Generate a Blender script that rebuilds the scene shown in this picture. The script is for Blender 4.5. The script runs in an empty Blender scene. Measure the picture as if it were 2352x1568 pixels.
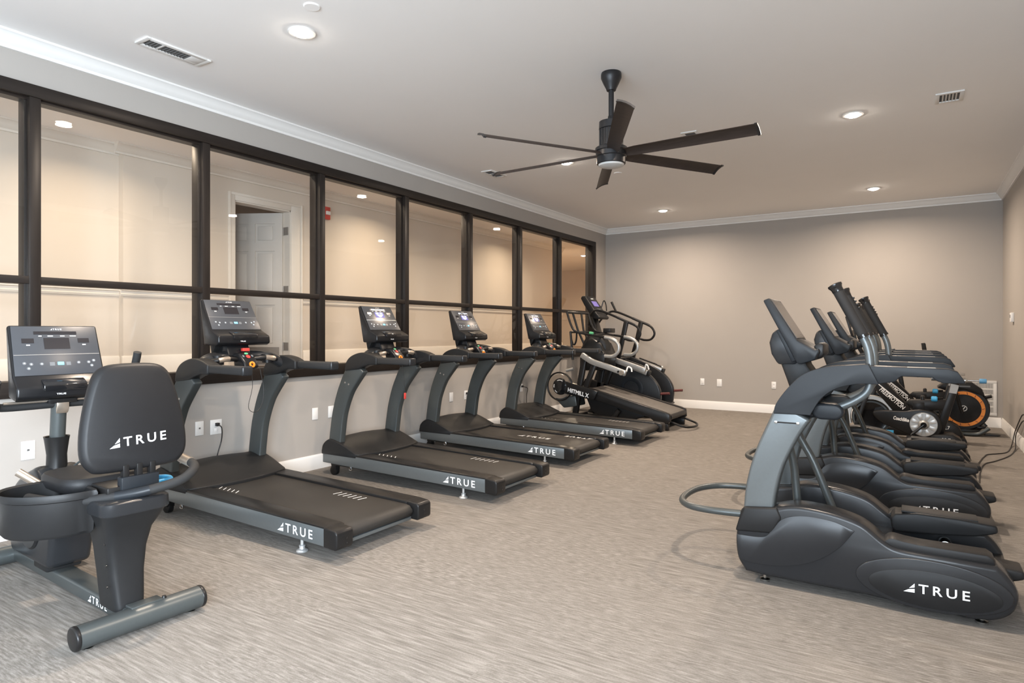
import bpy, bmesh, math, random
from mathutils import Matrix, Vector
random.seed(7)
R = math.radians
S = bpy.context.scene
COL = S.collection

# ---------------------------------------------------------------- camera, world, daylight, exposure
F_PX, HORIZON = 1460.0, 761.0
YAW = math.atan(924 / F_PX)
cam = bpy.data.cameras.new('camera')
cam.sensor_width = 36.0
cam.lens = 36.0 * F_PX / 2352
cam.shift_y = (HORIZON - 784) / 2352
cam.clip_start = 0.05
cam_o = bpy.data.objects.new('camera', cam)
COL.objects.link(cam_o)
cam_o.location = (0, 0, 1.38)
cam_o.rotation_euler = (R(90), 0, YAW)
S.camera = cam_o

S.view_settings.view_transform = 'Standard'
S.view_settings.look = 'None'
S.view_settings.gamma = 1
S.view_settings.use_curve_mapping = False
S.view_settings.exposure = 1.34
S.cycles.max_bounces = 10
S.cycles.diffuse_bounces = 8
S.cycles.transparent_max_bounces = 12
S.cycles.caustics_reflective = False
S.cycles.caustics_refractive = False
S.cycles.sample_clamp_indirect = 6

W = bpy.data.worlds.new('world')
S.world = W
W.use_nodes = True
W.node_tree.nodes['Background'].inputs[0].default_value = (0.80, 0.90, 1.0, 1)
W.node_tree.nodes['Background'].inputs[1].default_value = 1.2

DAY = 46.0        # daylight coming in through the windows behind the camera
CAN = 27.0        # each recessed ceiling light of the gym
CAN_COLOR = (1.0, 0.81, 0.64)
HALL = 7.5       # each recessed light of the corridor
HALL_COLOR = (1.0, 0.80, 0.58)


def area(name, loc, rot, sx, sy, power, color, shape='RECTANGLE', spread=180):
    l = bpy.data.lights.new(name, 'AREA')
    l.shape = shape
    l.size = sx
    if shape == 'RECTANGLE':
        l.size_y = sy
    l.energy = power
    l.color = color
    l.spread = R(spread)
    o = bpy.data.objects.new(name, l)
    o.location = loc
    o.rotation_euler = rot
    COL.objects.link(o)
    return o


for wx, wk in ((-3.9, 0.35), (-2.0, 1.1), (-0.1, 1.7)):
    area('daylight', (wx, -2.86, 1.85), (R(112), 0, 0), 1.45, 2.2, DAY * wk, (0.74, 0.87, 1.0))
area('daylight', (1.26, -1.35, 1.55), (0, R(56), R(-18)), 1.6, 1.7, 205.0, (0.80, 0.90, 1.0), spread=130)
for hy in (-0.6, 2.85, 6.6, 10.1):
    area('corridor_lamp', (-5.95, hy, 3.245), (0, 0, 0), .14, .14, HALL, HALL_COLOR, 'DISK', 150)
area('inner_room_fill', (-8.3, 6.2, 2.95), (0, 0, 0), .14, .14, 9.0, HALL_COLOR, 'DISK', 160)  # added fill light, no lamp is known in this room
# added fill light along the corridor ceiling, unseen above the glazing's head frame
area('corridor_fill_light', (-5.45, 5.4, 3.24), (0, R(-14), 0), .10, 14.5, 27, HALL_COLOR)

# ---------------------------------------------------------------- materials


def nt(name):
    m = bpy.data.materials.new(name)
    m.use_nodes = True
    t = m.node_tree
    return m, t, t.nodes['Principled BSDF'], t.nodes, t.links


def mat(name, col, rough=0.5, metal=0.0, var=0.06, scale=30.0, bump=0.0, bscale=200.0, coat=0.0, spec=0.5):
    m, t, p, N, L = nt(name)
    p.inputs['Roughness'].default_value = rough
    p.inputs['Metallic'].default_value = metal
    p.inputs['Coat Weight'].default_value = coat
    p.inputs['Specular IOR Level'].default_value = spec
    tc = N.new('ShaderNodeTexCoord')
    no = N.new('ShaderNodeTexNoise')
    no.inputs['Scale'].default_value = scale
    no.inputs['Detail'].default_value = 3
    L.new(tc.outputs['Object'], no.inputs['Vector'])
    mx = N.new('ShaderNodeMix')
    mx.data_type = 'RGBA'
    a = [max(0, c * (1 - var)) for c in col] + [1]
    b = [min(1, c * (1 + var)) for c in col] + [1]
    mx.inputs[6].default_value = a
    mx.inputs[7].default_value = b
    L.new(no.outputs['Fac'], mx.inputs[0])
    L.new(mx.outputs[2], p.inputs['Base Color'])
    if bump:
        nb = N.new('ShaderNodeTexNoise')
        nb.inputs['Scale'].default_value = bscale
        nb.inputs['Detail'].default_value = 2
        L.new(tc.outputs['Object'], nb.inputs['Vector'])
        bp = N.new('ShaderNodeBump')
        bp.inputs['Strength'].default_value = bump
        bp.inputs['Distance'].default_value = 0.002
        L.new(nb.outputs['Fac'], bp.inputs['Height'])
        L.new(bp.outputs['Normal'], p.inputs['Normal'])
    return m


def emit(name, col, strength):
    m, t, p, N, L = nt(name)
    p.inputs['Base Color'].default_value = (*[min(1, c) for c in col], 1)
    p.inputs['Emission Color'].default_value = (*col, 1)
    p.inputs['Emission Strength'].default_value = strength
    return m


def carpet():
    m, t, p, N, L = nt('carpet_tile')
    p.inputs['Roughness'].default_value = 0.95
    p.inputs['Specular IOR Level'].default_value = 0.15
    tc = N.new('ShaderNodeTexCoord')

    def mp(sx, sy):
        a = N.new('ShaderNodeMapping')
        a.inputs['Scale'].default_value = (sx, sy, 1)
        L.new(tc.outputs['Object'], a.inputs['Vector'])
        return a

    def noise(sx, sy, det=3):
        a = mp(sx, sy)
        n = N.new('ShaderNodeTexNoise')
        n.inputs['Scale'].default_value = 1
        n.inputs['Detail'].default_value = det
        L.new(a.outputs[0], n.inputs['Vector'])
        return n
    br = N.new('ShaderNodeTexBrick')
    br.inputs['Scale'].default_value = 1
    br.inputs['Brick Width'].default_value = 1.0
    br.inputs['Row Height'].default_value = 0.25
    br.inputs['Mortar Size'].default_value = 0.0
    br.inputs['Color1'].default_value = (0, 0, 0, 1)
    br.inputs['Color2'].default_value = (1, 1, 1, 1)
    L.new(tc.outputs['Object'], br.inputs['Vector'])
    s1 = noise(17, 105, 2)        # short streaks lying along x
    s2 = noise(5.5, 75, 3)       # longer stripes
    s3 = noise(120, 220, 2)      # pile
    mixs = N.new('ShaderNodeMix')
    mixs.data_type = 'FLOAT'
    L.new(br.outputs['Color'], mixs.inputs[0])
    L.new(s1.outputs['Fac'], mixs.inputs[2])
    L.new(s2.outputs['Fac'], mixs.inputs[3])
    add = N.new('ShaderNodeMath')
    add.operation = 'MULTIPLY_ADD'
    L.new(s3.outputs['Fac'], add.inputs[0])
    add.inputs[1].default_value = 0.30
    L.new(mixs.outputs[0], add.inputs[2])
    rp = N.new('ShaderNodeValToRGB')
    e = rp.color_ramp.elements
    e[0].position, e[0].color = 0.40, (0.128, 0.115, 0.102, 1)
    e[1].position, e[1].color = 0.90, (0.310, 0.290, 0.266, 1)
    x = e.new(0.62)
    x.color = (0.192, 0.175, 0.157, 1)
    L.new(add.outputs[0], rp.inputs[0])
    L.new(rp.outputs[0], p.inputs['Base Color'])
    bp = N.new('ShaderNodeBump')
    bp.inputs['Strength'].default_value = 0.2
    bp.inputs['Distance'].default_value = 0.004
    L.new(add.outputs[0], bp.inputs['Height'])
    L.new(bp.outputs['Normal'], p.inputs['Normal'])
    return m


def glass():
    m, t, p, N, L = nt('pane_glass')
    N.remove(p)
    tr = N.new('ShaderNodeBsdfTransparent')
    tr.inputs[0].default_value = (0.97, 0.975, 0.97, 1)
    gl = N.new('ShaderNodeBsdfGlossy')
    gl.inputs['Roughness'].default_value = 0.0
    fr = N.new('ShaderNodeFresnel')
    ge = N.new('ShaderNodeNewGeometry')
    mr = N.new('ShaderNodeMapRange')
    mr.inputs['To Min'].default_value = 1.5
    mr.inputs['To Max'].default_value = 1 / 1.5
    L.new(ge.outputs['Backfacing'], mr.inputs['Value'])
    L.new(mr.outputs['Result'], fr.inputs[0])
    mx = N.new('ShaderNodeMixShader')
    L.new(fr.outputs[0], mx.inputs[0])
    L.new(tr.outputs[0], mx.inputs[1])
    L.new(gl.outputs[0], mx.inputs[2])
    L.new(mx.outputs[0], N['Material Output'].inputs[0])
    return m


def brushed(name, col, rough, stretch):
    """dark stained wood with a long grain"""
    m, t, p, N, L = nt(name)
    p.inputs['Roughness'].default_value = rough
    p.inputs['Specular IOR Level'].default_value = 0.25
    tc = N.new('ShaderNodeTexCoord')
    a = N.new('ShaderNodeMapping')
    a.inputs['Scale'].default_value = stretch
    L.new(tc.outputs['Object'], a.inputs['Vector'])
    n = N.new('ShaderNodeTexNoise')
    n.inputs['Scale'].default_value = 1
    n.inputs['Detail'].default_value = 4
    L.new(a.outputs[0], n.inputs['Vector'])
    mx = N.new('ShaderNodeMix')
    mx.data_type = 'RGBA'
    mx.inputs[6].default_value = (*[c * 0.6 for c in col], 1)
    mx.inputs[7].default_value = (*[c * 1.4 for c in col], 1)
    L.new(n.outputs['Fac'], mx.inputs[0])
    L.new(mx.outputs[2], p.inputs['Base Color'])
    return m


M_WALL = mat('taupe_paint', (0.385, 0.358, 0.330), 0.85, var=0.02, scale=3, bump=0.05, bscale=350)
M_CEIL = mat('ceiling_paint', (0.91, 0.895, 0.88), 0.9, var=0.015, scale=2)
M_TRIM = mat('white_trim_paint', (0.80, 0.79, 0.77), 0.45, var=0.02, scale=5)
M_HALLW = mat('cream_wall_paint', (0.62, 0.55, 0.47), 0.8, var=0.02, scale=3)
M_HALLT = mat('cream_trim_paint', (0.70, 0.65, 0.58), 0.5, var=0.02, scale=4)
M_HALLF = brushed('brown_wood_floor', (0.20, 0.13, 0.08), 0.45, (40, 2, 1))
M_FRAME = brushed('dark_stained_wood', (0.016, 0.012, 0.010), 0.40, (60, 3, 60))
M_FRAMEV = brushed('dark_stained_wood_upright', (0.018, 0.014, 0.012), 0.40, (60, 60, 3))
M_CARPET = carpet()
M_GLASS = glass()
M_LENS = emit('lamp_lens', (1.0, 0.90, 0.78), 34.0)
M_HLENS = emit('hall_lamp_lens', (1.0, 0.90, 0.76), 9.0)
M_VENT = mat('white_vent_enamel', (0.74, 0.73, 0.71), 0.5, var=0.02)
M_VDARK = mat('vent_duct_dark', (0.10, 0.10, 0.10), 0.8)
M_GREY = mat('slate_grey_paint', (0.068, 0.076, 0.076), 0.36, 0.35, var=0.05, scale=60, bump=0.05, bscale=500)
M_GREYL = mat('light_slate_and_sheen', (0.135, 0.150, 0.155), 0.32, 0.45, var=0.05, scale=60)
M_BLACK = mat('black_plastic', (0.012, 0.0115, 0.0115), 0.33, var=0.1, bump=0.06, bscale=600, spec=0.28)
M_SHELL = mat('charcoal_shell_plastic', (0.019, 0.020, 0.022), 0.27, var=0.05, bump=0.03, bscale=500, spec=0.34)
M_SHELLM = mat('charcoal_matte_plastic', (0.014, 0.014, 0.0145), 0.45, var=0.08, bump=0.1, bscale=500, spec=0.25)
M_SHELLH = mat('graphite_hood_plastic', (0.017, 0.0195, 0.023), 0.38, 0.0, var=0.05, spec=0.22)
M_FOAM = mat('black_foam_grip', (0.019, 0.019, 0.0195), 0.7, var=0.15, scale=200, bump=0.2, bscale=900, spec=0.35)
M_GLOSS = mat('gloss_black', (0.010, 0.010, 0.011), 0.10, coat=0.3)
M_BELT = mat('treadmill_belt_rubber', (0.026, 0.024, 0.022), 0.5, var=0.15, scale=90, bump=0.2, bscale=700, spec=0.35)
M_BELTG = mat('grey_belt_rubber', (0.115, 0.105, 0.095), 0.6, var=0.1, scale=90, bump=0.2, bscale=500)
M_VINYL = mat('black_vinyl', (0.012, 0.012, 0.013), 0.48, var=0.1, scale=20, bump=0.15, bscale=400, spec=0.28)
M_WHITE = mat('white_print', (0.82, 0.83, 0.84), 0.5, var=0.01)
M_PLATE = mat('white_plate_plastic', (0.80, 0.79, 0.77), 0.35, var=0.01)
M_CHROME = mat('polished_steel', (0.62, 0.62, 0.61), 0.18, 1.0, var=0.03)
M_STEEL = mat('zinc_steel', (0.60, 0.61, 0.61), 0.38, 0.7, var=0.04)
M_TABLET = mat('screen_wall_reflection', (0.30, 0.265, 0.23), 0.12, var=0.02)  # tan of the mirrored wall painted into the screen colour
M_VIOLET = emit('dim_violet_display', (0.12, 0.10, 0.30), 0.22)
M_SILVER = mat('silver_paint', (0.42, 0.42, 0.41), 0.35, 0.6, var=0.05)
M_TAN = mat('warm_steel', (0.50, 0.43, 0.36), 0.3, 0.8, var=0.05)
M_CONS = mat('console_face_grey', (0.050, 0.054, 0.062), 0.30, var=0.03)
M_CONSB = mat('console_black', (0.010, 0.010, 0.011), 0.28, var=0.05, spec=0.3)
M_SCREEN = mat('dark_screen', (0.020, 0.018, 0.020), 0.15, var=0.03)
M_SCREENP = emit('lit_screen_blue', (0.08, 0.08, 0.30), 0.22)
M_LIT = emit('lit_screen_white', (0.80, 0.85, 1.0), 0.75)
M_BTN = emit('lit_button_white', (0.70, 0.82, 0.92), 0.28)
M_BTNB = emit('lit_button_blue', (0.15, 0.55, 0.90), 0.45)
M_BTNG = mat('button_grey', (0.13, 0.14, 0.15), 0.4)
M_RED = mat('red_plastic', (0.55, 0.05, 0.04), 0.4)
M_DRED = mat('dark_red_rubber', (0.10, 0.018, 0.016), 0.6)
M_GREEN = mat('green_plastic', (0.10, 0.42, 0.20), 0.4)
M_ORANGE = mat('orange_plastic', (0.85, 0.25, 0.02), 0.4)
M_ORANGER = mat('orange_ring_paint', (0.72, 0.24, 0.03), 0.5, var=0.1)
M_BLUE = mat('blue_plastic', (0.05, 0.36, 0.68), 0.35)
M_BLUED = mat('dusty_blue_plastic', (0.10, 0.30, 0.52), 0.45)
M_BLADE = brushed('dark_walnut_blade', (0.040, 0.030, 0.026), 0.5, (8, 60, 8))
M_FANB = mat('black_fan_metal', (0.022, 0.022, 0.024), 0.38, 0.3)
M_FROST = mat('frosted_lens', (0.55, 0.55, 0.54), 0.3)
M_CORD = mat('black_cord_rubber', (0.012, 0.011, 0.011), 0.5)
M_BRACKET = mat('grey_sticker', (0.34, 0.36, 0.38), 0.5)
M_DOORP = mat('white_door_paint', (0.62, 0.58, 0.53), 0.45, var=0.02)
M_HINGE = mat('brushed_nickel', (0.36, 0.33, 0.30), 0.40, 0.4)
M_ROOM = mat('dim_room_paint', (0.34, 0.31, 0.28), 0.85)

# ---------------------------------------------------------------- mesh helpers


def crv(pts, n=8, closed=False):
    """Catmull-Rom resampling of 2D or 3D points"""
    P = [Vector(p) if len(p) == 3 else Vector((p[0], p[1], 0)) for p in pts]
    two = len(pts[0]) == 2
    out = []
    k = len(P)
    rng = k if closed else k - 1
    for i in range(rng):
        if closed:
            a, b, c, d = P[(i - 1) % k], P[i], P[(i + 1) % k], P[(i + 2) % k]
        else:
            b, c = P[i], P[i + 1]
            a = P[i - 1] if i else b * 2 - c
            d = P[i + 2] if i + 2 < k else c * 2 - b
        for j in range(n):
            t = j / n
            q = 0.5 * ((2 * b) + (c - a) * t + (2 * a - 5 * b + 4 * c - d) * t * t + (3 * b - a - 3 * c + d) * t ** 3)
            out.append(q)
    if not closed:
        out.append(P[-1])
    return [(q.x, q.y) if two else (q.x, q.y, q.z) for q in out]


def ribbon(path, widths):
    """polygon around a 2D path with a width at every point"""
    l, r = [], []
    n = len(path)
    for i in range(n):
        a = Vector(path[max(0, i - 1)])
        b = Vector(path[min(n - 1, i + 1)])
        d = (b - a).normalized()
        nn = Vector((-d.y, d.x))
        w = widths[i] if isinstance(widths, (list, tuple)) else widths
        p = Vector(path[i])
        l.append(tuple(p + nn * w / 2))
        r.append(tuple(p - nn * w / 2))
    return l + r[::-1]


def interp(vals, n):
    out = []
    k = len(vals)
    for i in range(n):
        t = i / (n - 1) * (k - 1)
        j = min(int(t), k - 2)
        out.append(vals[j] + (vals[j + 1] - vals[j]) * (t - j))
    return out


class MB:
    def __init__(s):
        s.v, s.f = [], []

    def add(s, vs, fs):
        o = len(s.v)
        s.v += [tuple(v) for v in vs]
        s.f += [tuple(i + o for i in f) for f in fs]
        return s

    def box(s, x0, x1, y0, y1, z0, z1):
        vs = [(x, y, z) for x in (x0, x1) for y in (y0, y1) for z in (z0, z1)]
        return s.add(vs, [(0, 1, 3, 2), (4, 6, 7, 5), (0, 4, 5, 1), (2, 3, 7, 6), (0, 2, 6, 4), (1, 5, 7, 3)])

    def prism(s, poly, a, b, axis='y'):
        n = len(poly)
        f = {'y': lambda p, h: (p[0], h, p[1]), 'x': lambda p, h: (h, p[0], p[1]), 'z': lambda p, h: (p[0], p[1], h)}[axis]
        vs = [f(p, a) for p in poly] + [f(p, b) for p in poly]
        fs = [tuple(range(n)), tuple(range(2 * n - 1, n - 1, -1))]
        fs += [(i, (i + 1) % n, n + (i + 1) % n, n + i) for i in range(n)]
        return s.add(vs, fs)

    def loft(s, rings, caps=True, closed=False):
        n = len(rings[0])
        vs = [p for r in rings for p in r]
        fs = []
        m = len(rings)
        for k in range(m if closed else m - 1):
            a, b = k * n, ((k + 1) % m) * n
            fs += [(a + i, a + (i + 1) % n, b + (i + 1) % n, b + i) for i in range(n)]
        if caps and not closed:
            fs += [tuple(range(n)), tuple(range((m - 1) * n, m * n))]
        return s.add(vs, fs)

    def tube(s, pts, r, n=10, closed=False, flat=1.0, up=None):
        P = [Vector(p) for p in pts]
        k = len(P)
        rings = []
        prev = None
        for i in range(k):
            if closed:
                d = (P[(i + 1) % k] - P[i - 1]).normalized()
            else:
                d = (P[min(k - 1, i + 1)] - P[max(0, i - 1)]).normalized()
            if prev is None:
                ref = Vector(up) if up else (Vector((0, 0, 1)) if abs(d.z) < 0.9 else Vector((0, 1, 0)))
                u = (ref - d * ref.dot(d)).normalized()
            else:
                u = (prev - d * prev.dot(d)).normalized()
            prev = u
            w = d.cross(u)
            rr = r[i] if isinstance(r, (list, tuple)) else r
            rings.append([tuple(P[i] + (u * math.cos(a) * rr + w * math.sin(a) * rr * flat))
                          for a in (2 * math.pi * j / n for j in range(n))])
        return s.loft(rings, True, closed)

    def cyl(s, p0, p1, r0, r1=None, n=20):
        return s.tube([p0, p1], [r0, r0 if r1 is None else r1], n)

    def lathe(s, prof, c, axis='z', n=28, closed=False):
        rings = []
        for rr, h in prof:
            ring = []
            for j in range(n):
                a = 2 * math.pi * j / n
                x, y = rr * math.cos(a), rr * math.sin(a)
                ring.append({'z': (c[0] + x, c[1] + y, c[2] + h), 'y': (c[0] + x, c[1] + h, c[2] + y),
                             'x': (c[0] + h, c[1] + x, c[2] + y)}[axis])
            rings.append(ring)
        return s.loft(rings, not closed, closed)

    def ring(s, c, axis, r0, r1, h0, h1, n=36):
        return s.lathe([(r0, h0), (r1, h0), (r1, h1), (r0, h1)], c, axis, n, True)

    def xf(s, m):
        s.v = [tuple(m @ Vector(v)) for v in s.v]
        return s

    def mesh(s, name, material, bevel=0.0, seg=2, ang=40):
        me = bpy.data.meshes.new(name)
        me.from_pydata(s.v, [], s.f)
        bm = bmesh.new()
        bm.from_mesh(me)
        bmesh.ops.recalc_face_normals(bm, faces=bm.faces)
        if bevel:
            es = [e for e in bm.edges if len(e.link_faces) == 2 and e.calc_face_angle(0) > R(ang)]
            bmesh.ops.bevel(bm, geom=es, offset=bevel, segments=seg, profile=0.5, affect='EDGES', clamp_overlap=True)
        bm.to_mesh(me)
        bm.free()
        me.polygons.foreach_set('use_smooth', [True] * len(me.polygons))
        me.set_sharp_from_angle(angle=R(38))
        me.materials.append(material)
        return me


def obj(name, mb, material, parent=None, bevel=0.0, seg=2, label=None, ang=40):
    me = mb.mesh(name, material, bevel, seg, ang) if isinstance(mb, MB) else mb
    o = bpy.data.objects.new(name, me)
    COL.objects.link(o)
    if parent is not None:
        o.parent = parent
    if label:
        o['label'] = label
    return o


def tag(o, label, cat, group=None, kind=None):
    o['label'] = label
    o['category'] = cat
    if group:
        o['group'] = group
    if kind:
        o['kind'] = kind
    return o


def thing(name, loc, label, cat, group=None, rz=0.0):
    o = bpy.data.objects.new(name, None)
    o.empty_display_size = 0.1
    COL.objects.link(o)
    o.location = loc
    o.rotation_euler = (0, 0, rz)
    return tag(o, label, cat, group)


def struct(name, mb, material, parent=None, bevel=0.0):
    o = obj(name, mb, material, parent, bevel)
    if parent is None:
        o['kind'] = 'structure'
    return o


def dup(root, loc, label):
    def cp(o, par):
        c = o.copy()
        COL.objects.link(c)
        if par is not None:
            c.parent = par
        for ch in list(o.children):
            cp(ch, c)
        return c
    r = cp(root, None)
    r.location = loc
    r['label'] = label
    return r


def mx4(o, u, v):
    u, v = Vector(u).normalized(), Vector(v).normalized()
    n = u.cross(v)
    return Matrix(((u.x, v.x, n.x, o[0]), (u.y, v.y, n.y, o[1]), (u.z, v.z, n.z, o[2]), (0, 0, 0, 1)))


_tc = {}


def text_geo(s, offset=0.02, spacing=1.0, shear=0.0):
    """flat letter outlines, normalised to x 0..1 wide, with the height that goes with it"""
    key = (s, offset, spacing, shear)
    if key not in _tc:
        c = bpy.data.curves.new('t', 'FONT')
        c.body = s
        c.offset = offset
        c.space_character = spacing
        c.shear = shear
        c.resolution_u = 3
        o = bpy.data.objects.new('t', c)
        COL.objects.link(o)
        dg = bpy.context.evaluated_depsgraph_get()
        dg.update()
        me = bpy.data.meshes.new_from_object(o.evaluated_get(dg))
        vs = [tuple(v.co) for v in me.vertices]
        fs = [tuple(p.vertices) for p in me.polygons]
        bpy.data.objects.remove(o)
        bpy.data.curves.remove(c)
        bpy.data.meshes.remove(me)
        x0, x1 = min(v[0] for v in vs), max(v[0] for v in vs)
        y0, y1 = min(v[1] for v in vs), max(v[1] for v in vs)
        _tc[key] = ([((v[0] - x0) / (x1 - x0), (v[1] - y0) / (y1 - y0), 0) for v in vs], fs)
    return _tc[key]


def text(name, parent, s, m, w, h, material, offset=0.02, spacing=1.0, shear=0.0, label=None):
    """letters w wide and h tall, lower left corner at the origin of m"""
    vs, fs = text_geo(s, offset, spacing, shear)
    mb = MB().add([(v[0] * w, v[1] * h, 0.0012) for v in vs], fs)
    me = bpy.data.meshes.new(name)
    me.from_pydata([tuple(m @ Vector(v)) for v in mb.v], [], mb.f)
    me.materials.append(material)
    return obj(name, me, material, parent, label=label)


def true_logo(parent, m, w, material=None, name='logo'):
    """the maker's mark: a split triangle and the word TRUE; w wide, lower left corner at m"""
    h = w / 5.9
    vs, fs = text_geo('TRUE', 0.014, 1.42)
    mb = MB().add([(w * 0.235 + v[0] * w * 0.765, v[1] * h, 0.0012) for v in vs], fs)
    a, b = w * 0.175, h
    mb.add([(0, 0, .0012), (a, 0, .0012), (a, b * .42, .0012), (a * .42, b * .28, .0012)], [(0, 1, 2, 3)])
    mb.add([(a * .50, b * .42, .0012), (a, b * .56, .0012), (a, b, .0012)], [(0, 1, 2)])
    me = bpy.data.meshes.new(name)
    me.from_pydata([tuple(m @ Vector(v)) for v in mb.v], [], mb.f)
    me.materials.append(material or M_WHITE)
    return obj(name, me, material or M_WHITE, parent)


# ---------------------------------------------------------------- the room
XL, XR, YB, YN, ZC = -5.08, 1.07, 11.43, -2.7, 3.36
W0, W1 = -0.72, 10.95           # the glazed opening in the left wall
ZS, ZT = 0.935, 3.06

struct('floor', MB().box(XL - .1, XR + .1, YN - .1, YB + .1, -0.1, 0.0), M_CARPET)
struct('ceiling', MB().box(XL - .1, XR + .1, YN - .1, YB + .1, ZC, ZC + 0.1), M_CEIL)
wl = MB()
wl.box(XL - .14, XL, YN, YB, 0, ZS)
wl.box(XL - .14, XL, YN, YB, ZT, ZC)
wl.box(XL - .14, XL, YN, W0, ZS, ZT)
wl.box(XL - .14, XL, W1, YB, ZS, ZT)
struct('wall_left', wl, M_WALL)
struct('wall_back', MB().box(XL - .14, XR + .14, YB, YB + .14, 0, ZC), M_WALL)
wr = MB()
wr.box(XR, XR + .14, -.45, YB, 0, ZC).box(XR, XR + .14, YN, -2.25, 0, ZC).box(XR, XR + .14, -2.25, -.45, 0, .7).box(XR, XR + .14, -2.25, -.45, 3.0, ZC)
struct('wall_right', wr, M_WALL)
f = MB()
f.box(XR + .03, XR + .1, -2.25, -2.2, .7, 3.0).box(XR + .03, XR + .1, -.5, -.45, .7, 3.0)
f.box(XR + .03, XR + .1, -2.25, -.45, .7, .75).box(XR + .03, XR + .1, -2.25, -.45, 2.95, 3.0).box(XR + .03, XR + .1, -2.25, -.45, 1.83, 1.87)
struct('window_5', f, M_TRIM)
wn = MB()
edges = [XL, -4.65, -3.15, -2.75, -1.25, -0.85, 0.65, XR]
wn.box(XL, XR, YN - .14, YN, 0, 0.7)
wn.box(XL, XR, YN - .14, YN, 3.0, ZC)
for i in (0, 2, 4, 6):
    wn.box(edges[i], edges[i + 1], YN - .14, YN, 0.7, 3.0)
struct('wall_near', wn, M_WALL)
for k, i in enumerate((1, 3, 5)):
    a, b = edges[i], edges[i + 1]
    f = MB()
    f.box(a, a + .05, YN - .1, YN - .03, .7, 3.0).box(b - .05, b, YN - .1, YN - .03, .7, 3.0)
    f.box(a, b, YN - .1, YN - .03, .7, .75).box(a, b, YN - .1, YN - .03, 2.95, 3.0).box(a, b, YN - .1, YN - .03, 1.83, 1.87)
    w = struct(f'window_{k + 2}', f, M_TRIM)

# crown moulding and baseboards
cp = [(0, 0), (0.085, 0), (0.085, -0.014), (0.066, -0.022), (0.05, -0.05), (0.03, -0.078), (0.018, -0.084), (0.018, -0.105), (0, -0.105)]
cr = MB()
cr.prism([(XL + a, ZC + b) for a, b in cp], YN, YB, 'y')
struct('trim_1', cr, M_TRIM)
struct('trim_2', MB().prism([(YB - a, ZC + b) for a, b in cp], XL + .02, XR - .02, 'x'), M_TRIM)
struct('trim_3', MB().prism([(XR - a, ZC + b) for a, b in cp], YN, YB, 'y'), M_TRIM)
bp_ = [(0, 0), (0.018, 0), (0.018, 0.118), (0.012, 0.132), (0.008, 0.145), (0, 0.145)]
struct('baseboard_left', MB().prism([(XL + a, b) for a, b in bp_], YN, YB, 'y'), M_TRIM)
struct('baseboard_back', MB().prism([(YB - a, b) for a, b in bp_], XL + .02, XR - .02, 'x'), M_TRIM)
struct('baseboard_right', MB().prism([(XR - a, b) for a, b in bp_], YN, YB, 'y'), M_TRIM)

# the glazed wall
win = bpy.data.objects.new('window_1', None)
COL.objects.link(win)
win.location = (XL, 0, ZS)
win['kind'] = 'structure'
win['label'] = 'long dark framed glazed wall between gym and corridor'


def wpart(name, mb, m, bev=0.0):
    mb.v = [(v[0] - XL, v[1], v[2] - ZS) for v in mb.v]
    return obj(name, mb, m, win, bev)


GX = -5.105
wpart('head_frame', MB().box(XL - .13, XL + .022, W0, W1, ZT - .085, ZT), M_FRAME, .004)
wpart('head_stop', MB().box(XL - .11, XL - .02, W0, W1, ZT - .105, ZT - .085), M_FRAME)
wpart('sill_frame', MB().box(XL - .13, XL + .03, W0, W1, ZS, 1.045), M_FRAME, .004)
wpart('middle_rail', MB().box(XL - .11, XL + .012, W0, W1, 1.705, 1.755), M_FRAME, .003)
mull = [-0.69, 0.655, 1.925, 3.165, 4.415, 5.685, 6.975, 8.265, 9.55]
for y in mull:
    g = MB().box(XL - .11, XL + .016, y - .034, y + .034, 1.045, ZT - .085)
    g.box(XL - .12, XL - .03, y - .05, y + .05, 1.045, ZT - .085)
    wpart('mullion', g, M_FRAMEV, .003)
wpart('mullion', MB().box(XL - .13, XL + .022, 10.80, W1, 1.045, ZT - .085), M_FRAMEV, .003)
ys = mull + [10.85]
for a, b in zip(ys[:-1], ys[1:]):
    for z0, z1 in ((1.045, 1.705), (1.755, ZT - .085)):
        wpart('pane', MB().add([(GX, a, z0), (GX, b, z0), (GX, b, z1), (GX, a, z1)], [(0, 1, 2, 3)]), M_GLASS)

# the corridor beyond the glass (its floor lies higher than the gym's)
HX, HZ, HC, HY = -6.72, 0.93, 3.26, 12.72
struct('floor_corridor', MB().box(-10.2, XL - .14, YN, 17.6, HZ - .1, HZ), M_HALLF)
struct('ceiling_corridor', MB().box(-10.2, XL - .14, YN, 17.6, HC, HC + .08), M_CEIL)
DY0, DY1, DZ = 4.545, 5.335, 2.915     # doorway
JY = 3.31
hw = MB()
hw.box(HX - .09 - .1, HX - .09, YN, JY, HZ, HC)
hw.box(HX - .14, HX, JY, DY0, HZ, HC)
hw.box(HX - .14, HX, DY0, DY1, DZ, HC)
hw.box(HX - .14, HX, DY1, HY, HZ, HC)
struct('wall_corridor', hw, M_HALLW)
struct('wall_corridor_end', MB().box(-10.2, XL - .14, 17.5, 17.6, HZ, HC).box(-10.2, -10.1, HY, 17.5, HZ, HC).box(-10.2, HX - .14, HY - .1, HY, HZ, HC), M_HALLW)
struct('wall_corridor_side', MB().box(XL - .2, XL - .14, YB + .14, 17.5, HZ, HC).box(HX - .2, XL - .14, YN - .1, YN, HZ, HC), M_HALLW)
ct = MB()
cpp = [(a, b) for a, b in cp]
ct.prism([(HX - .09 + a, HC + b) for a, b in cpp], YN, JY, 'y')
ct.prism([(HX + a, HC + b) for a, b in cpp], JY - .085, HY, 'y')
struct('trim_4', ct, M_HALLT)
cz = 1.735
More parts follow.
